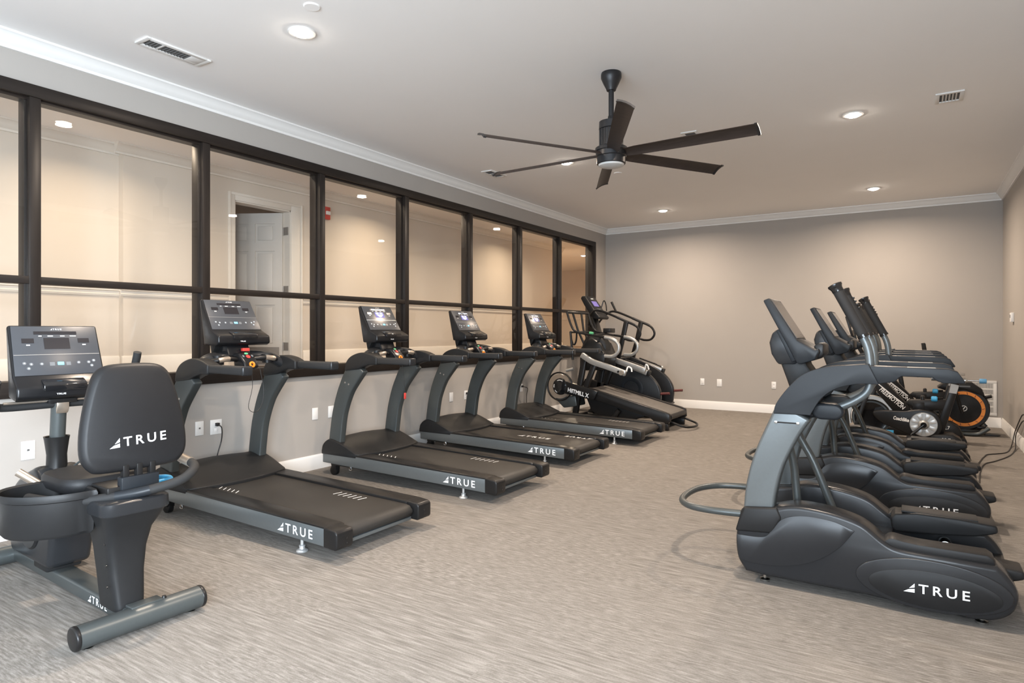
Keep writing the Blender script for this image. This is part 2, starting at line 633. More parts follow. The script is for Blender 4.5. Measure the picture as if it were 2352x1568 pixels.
rail = [(0, 0), (0.012, 0), (0.02, .02), (0.012, .03), (0.014, .05), (0.032, .058), (0.032, .072), (0, .072)]
ct = MB()
ct.prism([(HX - .09 + a, cz + b) for a, b in rail], YN, JY, 'y')
ct.prism([(HX + a, cz + b) for a, b in rail], JY - .03, DY0 - .085, 'y')
ct.prism([(HX + a, cz + b) for a, b in rail], DY1 + .185, HY, 'y')
ct.prism([(17.5 - a, cz + b) for a, b in rail], -10.1, XL - .2, 'x')
struct('trim_5', ct, M_HALLT)
ct = MB()
bb = [(0, 0), (.02, 0), (.02, .185), (.008, .205), (0, .205)]
ct.prism([(HX - .09 + a, HZ + b) for a, b in bb], YN, JY, 'y')
ct.prism([(HX + a, HZ + b) for a, b in bb], JY - .02, DY0 - .085, 'y')
ct.prism([(HX + a, HZ + b) for a, b in bb], DY1 + .185, HY, 'y')
struct('baseboard_corridor', ct, M_HALLT)

# door casing, open six-panel door, the dim room behind
dr = bpy.data.objects.new('door_1', None)
COL.objects.link(dr)
dr.location = (HX, DY1, HZ)
dr['kind'] = 'structure'
dr['label'] = 'open white six panel door seen through the glass'
o_ = (HX, DY1, HZ)


def dpart(name, mb, m, bev=0.0, label=None):
    mb.v = [(v[0] - o_[0], v[1] - o_[1], v[2] - o_[2]) for v in mb.v]
    return obj(name, mb, m, dr, bev, label=label)


cas = MB()
cas.box(HX, HX + .02, DY0 - .085, DY0, HZ, DZ + .09).box(HX, HX + .02, DY1, DY1 + .175, HZ, DZ + .09).box(HX, HX + .02, DY0, DY1, DZ, DZ + .09)
cas.box(HX + .02, HX + .03, DY0 - .085, DY0 - .055, HZ, DZ + .09).box(HX + .02, HX + .03, DY1 + .145, DY1 + .175, HZ, DZ + .09)
cas.box(HX + .02, HX + .03, DY0 - .055, DY1 + .145, DZ + .06, DZ + .09)
dpart('door_casing', cas, M_HALLT, .004)
dpart('door_jamb', MB().box(HX - .14, HX + .005, DY0 - .02, DY0 + .012, HZ, DZ).box(HX - .14, HX + .005, DY1 - .012, DY1 + .03, HZ, DZ).box(HX - .14, HX + .005, DY0, DY1, DZ - .015, DZ + .01), M_HALLT)
# leaf swings into the room behind, hinged on the far jamb; built flat along -y then turned
leaf_m = Matrix.Translation((HX - .12, DY1 - .02, 0)) @ Matrix.Rotation(R(-62), 4, 'Z')
lw, lz0, lz1, th = 0.80, HZ + .01, DZ - .02, .04


def leafbox(mb, a, b, z0, z1, x0, x1):
    return mb.box(x0, x1, -b, -a, z0, z1)


lf = MB()
leafbox(lf, 0, lw, lz0, lz1, -th, 0)
lf.xf(leaf_m)
dpart('door_leaf', lf, M_DOORP)
st = MB()
cols = ((.10, .36), (.45, .71))
rows = ((lz0 + .26, lz0 + .78), (lz0 + .93, lz0 + 1.47), (lz0 + 1.58, lz0 + 1.82))
# stiles and rails stand proud of the panels
xs = [0, .10, .36, .45, .71, lw]
zs = [lz0, rows[0][0], rows[0][1], rows[1][0], rows[1][1], rows[2][0], rows[2][1], lz1]
for a, b in ((0, .10), (.36, .45), (.71, lw)):
    leafbox(st, a, b, lz0, lz1, 0, .018)
for z0, z1 in ((zs[0], zs[1]), (zs[2], zs[3]), (zs[4], zs[5]), (zs[6], zs[7])):
    for a, b in cols:
        leafbox(st, a, b, z0, z1, 0, .018)
st.xf(leaf_m)
dpart('stiles_and_rails', st, M_DOORP)
for a, b in cols:
    for z0, z1 in rows:
        q = MB()
        leafbox(q, a + .03, b - .03, z0 + .03, z1 - .03, 0, .013)
        q.xf(leaf_m)
        dpart('panel', q, M_DOORP, .009)
q = MB()
leafbox(q, .04, lw - .04, lz0 + .02, lz0 + .24, .018, .021)
q.xf(leaf_m)
dpart('kick_plate', q, M_HINGE, label='metal kick plate')
for zc in (lz0 + .25, lz0 + .97, lz0 + 1.72):
    dpart('hinge', MB().box(HX - .10, HX - .02, DY1 - .022, DY1 - .011, zc - .05, zc + .05).cyl((HX - .115, DY1 - .02, zc - .05), (HX - .115, DY1 - .02, zc + .05), .01, n=10), M_HINGE)
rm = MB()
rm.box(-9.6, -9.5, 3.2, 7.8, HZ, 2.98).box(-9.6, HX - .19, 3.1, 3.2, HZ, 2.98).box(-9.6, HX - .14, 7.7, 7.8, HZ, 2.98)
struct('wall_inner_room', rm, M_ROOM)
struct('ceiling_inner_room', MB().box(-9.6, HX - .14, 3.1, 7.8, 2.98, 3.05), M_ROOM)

# fire alarm half hidden behind a mullion
fa = thing('fire_alarm', (HX, 5.90, 2.89), 'red fire alarm strobe on the corridor wall, half hidden by a mullion', 'alarm')
obj('housing', MB().box(0, .04, -.06, .06, 0, .17), M_RED, fa, .008)
obj('strobe', MB().box(.04, .062, -.025, .045, .06, .11), M_PLATE, fa, .006, label='clear white strobe window')

# ---------------------------------------------------------------- ceiling fittings


def can(name, x, y, z, power, color, label, group, lens, spread=165, glow=0):
    t = thing(name, (x, y, z), label, 'ceiling light', group)
    obj('trim_ring', MB().lathe([(.062, -.001), (.088, -.001), (.092, -.004), (.086, -.010), (.066, -.012), (.062, -.008)], (0, 0, 0), 'z', 32, True), M_TRIM, t)
    obj('lens', MB().lathe([(.001, -.030), (.022, -.029), (.042, -.024), (.055, -.017), (.063, -.008), (.063, -.002), (.001, -.002)], (0, 0, 0), 'z', 32, True), lens, t, label='glowing lens')
    a = area('lamp', (0, 0, -.034), (0, 0, 0), .13, .13, power, color, 'DISK', spread)
    a.parent = t
    if glow:
        l = bpy.data.lights.new('lamp_glow', 'POINT')
        l.energy, l.color, l.shadow_soft_size = glow, color, .045
        g = bpy.data.objects.new('lamp_glow', l)
        COL.objects.link(g)
        g.location = (0, 0, -.07)
        g.parent = t
    return t


G1 = 'recessed ceiling lights of the gym'
can('recessed_light', -3.42, 2.81, ZC, CAN, CAN_COLOR, 'recessed light beside the slotted vent, over the first treadmill', G1, M_LENS)
can('recessed_light', -3.44, 6.62, ZC, CAN, CAN_COLOR, 'recessed light seen behind a fan blade', G1, M_LENS)
can('recessed_light', -3.47, 10.1, ZC, CAN, CAN_COLOR, 'recessed light near the back wall, toward the glazed wall', G1, M_LENS)
can('recessed_light', -0.47, 2.9, ZC, CAN, CAN_COLOR, 'recessed light above the nearest elliptical, out of the picture', G1, M_LENS)
can('recessed_light', -0.47, 6.56, ZC, CAN, CAN_COLOR, 'recessed light nearest the small square vent', G1, M_LENS)
can('recessed_light', -0.475, 10.1, ZC, CAN, CAN_COLOR, 'recessed light near the back wall, over the spin bikes', G1, M_LENS)
G2 = 'recessed lights of the corridor'
can('hall_light', -6.9, 14.2, HC, 60.0, HALL_COLOR, 'small corridor light far back, behind the last pane', G2, M_HLENS, 165, 0)


def slot_vent(x, y, w, l, label, grid, rz=0.0):
    """ceiling register; l along y"""
    t = thing('ceiling_vent', (x, y, ZC), label, 'vent', 'white ceiling vents', rz)
    fr = MB()
    fr.box(-w / 2, w / 2, -l / 2, -l / 2 + .03, -.012, 0).box(-w / 2, w / 2, l / 2 - .03, l / 2, -.012, 0)
    fr.box(-w / 2, -w / 2 + .03, -l / 2 + .03, l / 2 - .03, -.012, 0).box(w / 2 - .03, w / 2, -l / 2 + .03, l / 2 - .03, -.012, 0)
    for b in grid.get('bars', ()):
        fr.box(-w / 2 + .03, w / 2 - .03, b - .008, b + .008, -.012, 0)
    for c, d in grid.get('plates', ()):
        fr.box(-w / 2 + .03, w / 2 - .03, c, d, -.012, 0)
    obj('frame', fr, M_VENT, t, .002)
    obj('duct', MB().box(-w / 2 + .03, w / 2 - .03, -l / 2 + .03, l / 2 - .03, -.003, -.001), M_VDARK, t, label='dark duct opening')
    n = int((l - .06) / .022)
    for i in range(1, n):
        yy = -l / 2 + .03 + i * (l - .06) / n
        sl = MB().add([(-w / 2 + .03, yy - .006, -.003), (w / 2 - .03, yy - .006, -.003), (w / 2 - .03, yy + .004, -.011), (-w / 2 + .03, yy + .004, -.011),
                       (-w / 2 + .03, yy - .004, -.003), (w / 2 - .03, yy - .004, -.003), (w / 2 - .03, yy + .006, -.011), (-w / 2 + .03, yy + .006, -.011)],
                      [(0, 1, 2, 3), (4, 5, 6, 7), (0, 1, 5, 4), (2, 3, 7, 6), (0, 3, 7, 4), (1, 2, 6, 5)])
        obj('slat', sl, grid.get('mat', M_VDARK), t)
    return t


slot_vent(-4.42, 2.52, .16, .46, 'long white ceiling vent with two dark slots, nearest the glazed wall', {'bars': (-.10,), 'plates': ((.10, .20),)})
slot_vent(0.25, 6.50, .26, .20, 'small white ceiling vent with open bars beside the right wall', {'mat': M_VENT}, R(90))
slot_vent(-4.45, 6.61, .16, .34, 'ceiling vent by the tip of the fan blade that points to the glazed wall', {'bars': (-.02,)})
slot_vent(-1.89, 6.42, .16, .34, 'ceiling vent peeking out above the fan blade pointing to the right wall', {'bars': (0,)})
for x, y, lb in ((-3.10, 2.62, 'flat white disc on the ceiling beside the nearest visible light'), (-3.13, 7.42, 'flat white disc on the ceiling just below the fan hub')):
    tag(obj('ceiling_disc', MB().lathe([(.001, -.008), (.045, -.008), (.05, -.004), (.05, 0), (.001, 0)], (0, 0, 0), 'z', 32, True), M_CEIL), lb, 'disc', 'white discs on the ceiling').location = (x, y, ZC)

fan = thing('ceiling_fan', (-1.964, 4.526, ZC), 'black ceiling fan with six dark walnut blades on a down rod', 'ceiling fan')
obj('canopy', MB().lathe([(.001, 0), (.075, 0), (.078, -.01), (.078, -.04), (.06, -.08), (.04, -.12), (.035, -.135), (.001, -.135)], (0, 0, 0), 'z', 32), M_FANB, fan)
obj('down_rod', MB().cyl((0, 0, -.12), (0, 0, -.36), .0205).cyl((0, 0, -.33), (0, 0, -.385), .024, .032), M_FANB, fan)
obj('motor_housing', MB().lathe([(.001, -.36), (.05, -.362), (.092, -.375), (.094, -.43), (.085, -.435), (.085, -.56), (.094, -.565), (.001, -.565)], (0, 0, 0), 'z', 36), M_FANB, fan)
ribs = MB()
for i in range(18):
    a = 2 * math.pi * i / 18
    ribs.cyl((.087 * math.cos(a), .087 * math.sin(a), -.435), (.087 * math.cos(a), .087 * math.sin(a), -.56), .005, n=6)
obj('cooling_ribs', ribs, M_FANB, fan)
obj('hub', MB().lathe([(.001, -.56), (.09, -.562), (.121, -.575), (.125, -.60), (.118, -.605), (.118, -.64), (.110, -.645), (.110, -.695), (.104, -.70), (.001, -.70)], (0, 0, 0), 'z', 40), M_FANB, fan)
obj('light_lens', MB().lathe([(.001, -.70), (.098, -.70), (.094, -.712), (.06, -.722), (.001, -.725)], (0, 0, 0), 'z', 36), M_FROST, fan, label='frosted round light lens')
for k in range(6):
    a = R(60 * k - 2)
    q = MB()
    pitch = R(-24)
    prof = []
    n = 9
    for i, (rr, hw_) in enumerate(((.105, .040), (.20, .050), (.60, .055), (1.02, .057), (1.068, .057), (1.078, .055))):
        ring = []
        for j in range(n):
            s = -1 + 2 * j / (n - 1)
            ring.append((rr, s * hw_, .010 * (1 - s * s) + .0025))
        for j in range(n - 1, -1, -1):
            s = -1 + 2 * j / (n - 1)
            ring.append((rr, s * hw_, .010 * (1 - s * s) - .0025))
        prof.append(ring)
    q.loft(prof)
    m = Matrix.Translation((0, 0, -.622)) @ Matrix.Rotation(a, 4, 'Z') @ Matrix.Rotation(pitch, 4, 'X')
    q.xf(m)
    b = obj('blade', q, M_BLADE, fan)
    q = MB()
    sh = []
    for rr in (1.066, 1.086):
        sh.append([(rr, s * .0595, .010 * (1 - s * s) + .006) for s in (-1, -.5, 0, .5, 1)] + [(rr, s * .0595, .010 * (1 - s * s) - .006) for s in (1, .5, 0, -.5, -1)])
    q.loft(sh).xf(m)
    obj('tip_cap', q, M_FANB, b)

# ---------------------------------------------------------------- wall plates, grille, cords


def plate(x, y, z, side, label, w=.072, h=.118, kind='blank', plug=False):
    t = thing('wall_plate', (x, y, z), label, 'wall plate', 'white wall plates and outlets')
    if side == 'L':
        f = lambda a0, a1, d0, d1, z0, z1: MB().box(d0, d1, a0, a1, z0, z1)
    elif side == 'B':
        f = lambda a0, a1, d0, d1, z0, z1: MB().box(a0, a1, -d1, -d0, z0, z1)
    else:
        f = lambda a0, a1, d0, d1, z0, z1: MB().box(-d1, -d0, a0, a1, z0, z1)
    obj('cover', f(-w / 2, w / 2, 0, .006, -h / 2, h / 2), M_PLATE, t, .002)
    if kind == 'jack':
        obj('socket', f(-.007, .007, .006, .0075, -.005, .008), M_VDARK, t, label='dark jack')
    elif kind == 'outlet':
        for s in (-1, 1):
            obj('receptacle', f(-.016, .016, .006, .008, s * .026 - .014, s * .026 + .014), M_PLATE, t, .002)
    elif kind == 'switch':
        obj('rocker', f(-.016, .016, .006, .011, -.033, .033), M_PLATE, t, .002)
    if plug:
        obj('plug', f(-.014, .014, .008, .04, .008, .036), M_CORD, t, .004, label='black plug')
    return t


plate(XL, 1.887, .575, 'L', 'jack plate on the left wall beside the recumbent bike post', kind='jack', w=.08, h=.125)
plate(XL, 3.11, .565, 'L', 'jack plate left of the outlet with the plug, under the first treadmill', kind='jack')
plate(XL, 3.26, .560, 'L', 'wide outlet with a black plug behind the first treadmill', kind='outlet', w=.105, h=.125, plug=True)
plate(XL, 4.33, .555, 'L', 'narrow blank plate between the first and second treadmills', w=.07)
plate(XL, 4.56, .555, 'L', 'wide blank plate by the front leg of the second treadmill', w=.12)
plate(XL, 6.87, .53, 'L', 'outlet with cords behind the third treadmill', kind='outlet', plug=True)
plate(XL, 6.55, .53, 'L', 'blank plate mostly hidden by the leg of the third treadmill')
plate(XL, 8.29, .52, 'L', 'outlet with a black plug behind the fourth treadmill', kind='outlet', plug=True)
plate(-3.203, YB, .483, 'B', 'narrow plate on the back wall nearest the corner with machines', kind='switch')
plate(-2.905, YB, .475, 'B', 'wider plate in the middle of the back wall', w=.085, h=.13)
plate(-2.003, YB, .472, 'B', 'outlet on the back wall left of the nearest elliptical post', kind='outlet')
ts = thing('thermostat', (XR, 10.27, 1.56), 'small white thermostat box on the right wall', 'thermostat')
obj('housing', MB().box(-.035, 0, -.06, .06, -.06, .06), M_PLATE, ts, .006)
obj('display', MB().box(-.037, -.034, -.03, .03, -.005, .035), M_BTNG, ts)

gr = thing('return_air_grille', (.73, YB, .17), 'white return air grille low on the back wall', 'grille')
gw, gh = .27, .50
g = MB()
g.box(-gw, gw, -.014, 0, -.0, .04).box(-gw, gw, -.014, 0, gh - .04, gh)
g.box(-gw, -gw + .04, -.014, 0, .04, gh - .04).box(gw - .04, gw, -.014, 0, .04, gh - .04)
for i in range(1, 5):
    z = .04 + i * (gh - .08) / 5
    g.box(-gw + .04, gw - .04, -.014, 0, z - .012, z + .012)
obj('frame', g, M_VENT, gr, .002)
obj('duct', MB().box(-gw + .04, gw - .04, -.003, 0, .04, gh - .04), M_VDARK, gr, label='dark duct opening')
for i in range(34):
    x = -gw + .047 + i * (2 * gw - .094) / 33
    obj('bar', MB().box(x - .0035, x + .0035, -.011, -.003, .04, gh - .04), M_VENT, gr)


def cord(name, pts, r, label, group=None):
    return tag(obj(name, MB().tube(crv(pts, 8), r, 8), M_CORD), label, 'cord', group)


GC = 'black power cords'
cord('power_cord', [(XL + .045, 3.26, .58), (XL + .07, 3.27, .55), (XL + .05, 3.28, .45), (XL + .05, 3.24, .32), (XL + .10, 3.18, .18), (XL + .18, 3.10, .05)], .005, 'black cord hanging from the outlet behind the first treadmill', GC)
cord('power_cord', [(XL + .045, 6.87, .55), (XL + .08, 6.90, .50), (XL + .06, 6.92, .38), (XL + .06, 6.85, .22), (XL + .12, 6.7, .05)], .005, 'black cord looping down behind the third treadmill', GC)
cord('power_cord', [(XL + .045, 8.29, .54), (XL + .09, 8.33, .51), (XL + .06, 8.35, .40), (XL + .06, 8.36, .22), (XL + .12, 8.3, .03)], .005, 'black cord hanging from the outlet behind the fourth treadmill', GC)
cord('power_cord', [(XR - .012, 9.15, .43), (XR - .03, 9.25, .42), (XR - .04, 9.65, .22), (XR - .05, 9.75, .12), (.98, 9.6, .012), (.88, 9.1, .006), (.70, 8.85, .006), (.66, 8.72, .006), (.60, 8.40, .006), (.52, 7.85, .006), (.47, 7.35, .006)], .006, 'upper black cord running from the right wall to the spin bikes', GC)
cord('power_cord', [(XR - .012, 9.05, .36), (XR - .03, 9.2, .36), (XR - .045, 9.55, .19), (XR - .05, 9.62, .10), (.99, 9.35, .012), (.88, 8.85, .006), (.72, 8.42, .006), (.62, 8.20, .006), (.55, 7.75, .006), (.50, 7.15, .006)], .006, 'lower black cord snaking across the floor to the ellipticals', GC)
tag(obj('floor_pad', MB().prism([(.79, 10.46), (.93, 10.46), (.96, 10.52), (.94, 10.60), (.80, 10.60)], 0, .018, 'z'), M_CORD, None, .004), 'small flat black pad lying on the floor by the orange wheel bike', 'pad')

# ---------------------------------------------------------------- console shared by the treadmills and the recumbent bike


def console(parent, top, knee, lip, back, cy, w0, w1, lit):
    """top, knee, lip ... are (x, z) of the side profile; the face looks toward +x"""
    tx, tz = top
    kx, kz = knee
    lx, lz = lip
    body = MB()
    secs = []
    prof = [(tx - .030, tz - .012), (tx - .004, tz), (kx, kz), (lx, lz), (lx + .003, lz - .055), (lx - .03, lz - .072), (back[0], back[1])]
    c = obj('console', MB().loft([[(x, cy + s * (w0 + (w1 - w0) * max(0, min(1, (tz - z) / (tz - lz + .07)))), z) for x, z in prof] for s in (-1, 1)]), M_CONSB, parent, .012, 3)
    d = Vector((kx - tx, 0, kz - tz))
    L = d.length
    d.normalize()
    nrm = Vector((-d.z, 0, d.x))
    if nrm.x < 0:
        nrm = -nrm

    def P(s, t, h=.0015):
        w = w0 + (w1 - w0) * .72 * t
        q = Vector((tx, cy, tz)) + d * (L * t) + nrm * h
        return (q.x, cy + s * w * 2, q.z)

    def quad(mb, s0, s1, t0, t1, h):
        k = len(mb.v)
        a = [P(s0, t0, h), P(s1, t0, h), P(s1, t1, h), P(s0, t1, h)]
        b = [P(s0, t0, h - .0012), P(s1, t0, h - .0012), P(s1, t1, h - .0012), P(s0, t1, h - .0012)]
        return mb.add(a + b, [(0, 1, 2, 3), (4, 5, 6, 7), (0, 1, 5, 4), (1, 2, 6, 5), (2, 3, 7, 6), (3, 0, 4, 7)])
    obj('face_panel', quad(MB(), -.475, .475, .03, .985, .002), M_CONS, c, .0008, label='slate grey face')
    obj('line', quad(MB(), -.47, .47, .585, .592, .003), M_SILVER, c)
    obj('message_display', quad(MB(), -.24, .24, .13, .19, .0035), M_SCREEN, c)
    for s in (-1, 1):
        obj('side_display', quad(MB(), s * .31 - .065, s * .31 + .065, .27, .36, .0035), M_SCREEN, c)
    scr = obj('centre_display', quad(MB(), -.14, .145, .26, .48, .0035), M_SCREENP if lit else M_SCREEN, c)
    if lit:
        q = MB()
        for s0, s1 in ((-.2, -.09), (-.04, -.02), (.03, .16), (.19, .21)):
            quad(q, s0, s1, .14, .18, .0048)
        for s0, s1 in ((-.10, -.02), (.02, .10)):
            quad(q, s0, s1, .28, .33, .0048)
        q.add([P(-.10, .36, .0048), P(.11, .36, .0048), P(.03, .46, .0048), P(-.03, .46, .0048)], [(0, 1, 2, 3)])
        obj('lit_readout', q, M_LIT, scr, label='glowing white readout')
    q = MB()
    for s0, s1 in ((-.19, -.155), (-.09, -.03), (.05, .10), (.16, .23)):
        quad(q, s0, s1, .215, .23, .003)
    for s in (-1, 1):
        quad(q, s * .31 - .02, s * .31 + .02, .39, .41, .003)
    obj('printed_labels', q, M_PLATE, c)
    for s, t in ((-.37, .75), (-.30, .77), (-.33, .85), (-.19, .77), (.215, .76), (.39, .73), (.36, .83), (.33, .76)):
        pc, pu = Vector(P(s, t, .0022)), Vector(P(s + .05, t, .0022))
        w_ = (pu - pc).length / .05
        ring = [pc + Vector((0, math.cos(a), 0)) * (.021 * w_) + d * (.0085 * math.sin(a)) for a in (2 * math.pi * k / 16 for k in range(16))]
        obj('button', MB().loft([[tuple(p) for p in ring], [tuple(p + nrm * .0014) for p in ring]]), M_BTNG, c)
        q = MB()
        quad(q, s - .007, s + .007, t - .010, t + .010, .0046)
        obj('button_mark', q, M_BTN, c, label='white lit mark')
    obj('blue_button', quad(MB(), -.02, .05, .74, .80, .0035), M_BTNB, c, .0008, label='blue lit button')
    q = MB()
    quad(q, -.105, -.05, .74, .81, .003)
    quad(q, .075, .125, .74, .81, .003)
    obj('side_buttons', q, M_BTNG, c)
    true_logo(c, mx4(P(-.055, .105, .003), (0, 1, 0), -d), w0 * .26)
    # reading shelf below the face
    sh = MB().prism([(kx + (lx - kx) * .35, kz + (lz - kz) * .35 + .004), (lx + .012, lz + .012), (lx + .014, lz - .022), (lx - .02, lz - .012)], cy - w1 * .46, cy + w1 * .46)
    obj('reading_shelf', sh, M_GLOSS, c, .004)
    m = mx4((lx + .0035, cy - w1 * .20, lz - .045), (0, 1, 0), (0, 0, 1))
    text('small_print', c, 'TRUE', m, w1 * .2, .009, M_WHITE)
    return c


# ---------------------------------------------------------------- treadmills


def treadmill(x0, yc, label, lit, belt_style, cord_style):
    t = thing('treadmill', (x0, yc, 0), label, 'treadmill', 'treadmills lined up along the glazed wall')
    for s in (-1, 1):
        a, b = sorted((s * .395, s * .43))
        obj('side_panel', MB().prism([(-1.97, .125), (-.06, .085), (-.06, .192), (-1.97, .226)], a, b), M_GREYL, t, .004)  # lighter grey here carries the floor's reflection in the colour
        a, b = sorted((s * .285, s * .428))
        obj('foot_rail', MB().prism([(-1.60, .200), (-.05, .172), (-.05, .196), (-.08, .202), (-1.60, .236)], a, b), M_BLACK, t, .006)
        a, b = sorted((s * .300, s * .434))
        cap = obj('end_cap', MB().prism([(-.075, .08), (.03, .075), (.045, .09), (.045, .175), (.03, .192), (-.075, .202)], a, b), M_BLACK, t, .012, 3)
        q = MB()
        for z in (.11, .14):
            q.cyl((.044, s * .355, z), (.047, s * .355, z), .006, n=10)
        obj('bolt', q, M_GLOSS, cap)
        q = MB().lathe([(.001, 0), (.036, 0), (.038, .006), (.034, .013), (.020, .019), (.016, .030), (.020, .032), (.020, .040), (.011, .044), (.011, .10), (.001, .10)], (-.32, s * .385, 0), 'z', 24)
        obj('rear_foot', q, M_STEEL, t, label='steel levelling foot')
        obj('front_wheel', MB().cyl((-1.88, s * .36 - .02, .045), (-1.88, s * .36 + .02, .045), .045, n=20).box(-1.9, -1.84, s * .36 - .028, s * .36 + .028, .05, .13), M_BLACK, t, .003)
        obj('hook', MB().tube(crv([(-1.62, s * .41, .115), (-1.63, s * .41, .085), (-1.60, s * .41, .085), (-1.61, s * .41, .115)], 4), .004, 6), M_CHROME, t)
        # curved upright
        pth = crv([(-1.835, .26), (-1.815, .42), (-1.775, .63), (-1.685, .85), (-1.53, 1.07)], 6)
        wd = interp([.158, .155, .152, .165, .21], len(pth))
        a, b = sorted((s * .345, s * .415))
        up = obj('upright', MB().prism(ribbon(pth, wd), a, b), M_GREY, t, .012, 3)
        q = MB()
        for dx in (0, .048):
            q.cyl((-1.68 + dx, s * .412, .90 - dx * .3), (-1.68 + dx, s * .4185, .90 - dx * .3), .009, n=12)
        obj('bolt', q, M_CHROME, up, label='bright bolt heads')
        # black moulded shoulder and padded arm rest
        a, b = sorted((s * .325, s * .425))
        hs = crv([(-1.685, 1.01), (-1.665, 1.09), (-1.60, 1.150), (-1.48, 1.185), (-1.36, 1.175), (-1.27, 1.145)], 5) + [(-1.27, 1.075), (-1.36, 1.075), (-1.44, 1.055), (-1.50, 1.03)]
        hsg = obj('shoulder', MB().prism(hs, a, b), M_SHELLM, t, .022, 3)
        a, b = sorted((s * .345, s * .420))
        arm = obj('arm_rest', MB().prism([(-1.275, 1.085), (-1.275, 1.143), (-.90, 1.143), (-.875, 1.128), (-.875, 1.098), (-.90, 1.082)], a, b), M_FOAM, t, .018, 3)
        obj('end_cap', MB().box(-.893, -.868, a - .003, b + .003, 1.080, 1.146), M_SHELL, arm, .018, 3)
        # hand pulse bar with a steel plate
        q = crv([(-1.46, s * .07, 1.165), (-1.42, s * .16, 1.175), (-1.42, s * .24, 1.165), (-1.48, s * .31, 1.15)], 6)
        pb = obj('pulse_bar', MB().tube(q, .019, 12), M_BLACK, t)
        obj('steel_plate', MB().tube(q[6:13], .0205, 12), M_TAN, pb, label='steel contact plate')
    # belt with its rear roller, and marks printed on it
    blt = crv([(-1.62, .220), (-1.0, .207), (-.06, .186)], 4) + [(-.02, .178), (.005, .155), (.008, .135), (-.01, .108), (-.05, .100), (-1.62, .14)]
    belt = obj('belt', MB().prism(blt, -.285, .285), M_BELT, t, .006)

    def bz(x):
        return .2205 + (x + 1.62) * (-.0345 / 1.56) + .0004
    if belt_style == 'word':
        true_logo(belt, mx4((-.86, -.06, bz(-.86) + .001), (1, 0, -.022), (0, 1, 0)), .40, name='belt_print')
        true_logo(belt, mx4((-.06, .26, bz(-.10) + .004), (-1, 0, .022), (0, -1, 0)), .34, name='belt_print')
    else:
        for x, y, n, dx, dy in ((-1.42, -.24, 5, -.035, .05), (-.64, .15, 6, .012, .075)):
            q = MB()
            for i in range(n):
                a = x + i * .05
                q.add([(a, y, bz(a) + .001), (a + .009, y, bz(a) + .001), (a + .009 + dx, y + dy, bz(a + dx) + .001), (a + dx, y + dy, bz(a + dx) + .001)], [(0, 1, 2, 3)])
            obj('belt_print', q, M_WHITE, belt, label='white slanted dashes')
    obj('rear_cross_bar', MB().box(-.12, -.02, -.30, .30, .075, .098), M_GREYL, t, .004)
    obj('deck_frame', MB().box(-1.9, -.2, -.39, .39, .10, .135), M_BLACK, t)
    # motor hood
    rings = []
    for v, h, xe in ((-.432, .93, -1.53), (-.41, 1.0, -1.50), (-.30, .98, -1.47), (-.15, 1.06, -1.44), (0, 1.10, -1.43), (.15, 1.06, -1.44), (.30, .98, -1.47), (.41, 1.0, -1.50), (.432, .93, -1.53)):
        top = crv([(-1.985, .235), (-1.965, .30), (-1.90, .352), (-1.82, .350), (-1.70, .315), (xe, .240)], 4)
        rings.append([(x, v, .235 + (z - .235) * h) for x, z in top] + [(xe, v, .205), (-1.985, v, .205)])
    obj('motor_hood', MB().loft(rings), M_SHELLM, t, .004)
    # dashboard arch, pod, neck and console
    q = crv([(-1.47, -.36, 1.115), (-1.50, -.28, 1.165), (-1.56, -.16, 1.185), (-1.58, 0, 1.185), (-1.56, .16, 1.185), (-1.50, .28, 1.165), (-1.47, .36, 1.115)], 6)
    obj('dash_bar', MB().tube(q, .042, 14, flat=1.3), M_SHELL, t)
    for s in (-1, 1):
        obj('cup_holder', MB().lathe([(.036, .0), (.042, .0), (.045, .07), (.039, .07)], (-1.47, s * .215, 1.13), 'z', 20, True), M_BLACK, t)
    pod = obj('control_pod', MB().prism([(-1.50, 1.09), (-1.52, 1.215), (-1.45, 1.215), (-1.375, 1.15), (-1.36, 1.105), (-1.40, 1.085)], -.062, .062), M_CONSB, t, .014, 3)
    fm = mx4((-1.413, 0, 1.186), (0, 1, 0), (-.757, 0, .653))

    def btn(name, x, y, rx, ry, m, lab):
        q = MB().lathe([(.001, 0), (1, 0), (1, .003), (.001, .004)], (0, 0, 0), 'z', 20)
        q.v = [(a * rx + x, b * ry + y, c) for a, b, c in q.v]
        return obj(name, q.xf(fm), m, pod, label=lab)
    btn('start_button', 0, .034, .016, .010, M_GREEN, 'green start button')
    btn('stop_button', 0, .0, .017, .018, M_RED, 'red stop button')
    for s in (-1, 1):
        btn('speed_button', s * .038, .006, .008, .012, M_BTNG, None)
    q = MB().lathe([(.010, 0), (.024, 0), (.024, .008), (.014, .011), (.010, .004)], (0, 0, 0), 'z', 24, True)
    obj('safety_ring', q.xf(mx4((-1.366, 0, 1.126), (0, 1, 0), (-.3, 0, .95))), M_ORANGE, pod, label='orange safety key ring')
    obj('neck', MB().prism([(-1.66, 1.16), (-1.68, 1.30), (-1.56, 1.31), (-1.51, 1.19)], -.10, .10), M_CONSB, t, .015)
    obj('rear_spine', MB().prism([(-1.66, 1.17), (-1.70, 1.34), (-1.735, 1.45), (-1.69, 1.46), (-1.60, 1.28)], -.15, .15), M_BLACK, t, .02)
    console(t, (-1.715, 1.632), (-1.575, 1.392), (-1.475, 1.345), (-1.66, 1.275), .02, .213, .228, lit)
    true_logo(t, mx4((-.50, -.4305, .118), (1, 0, -.02), (0, 0, 1)), .33)
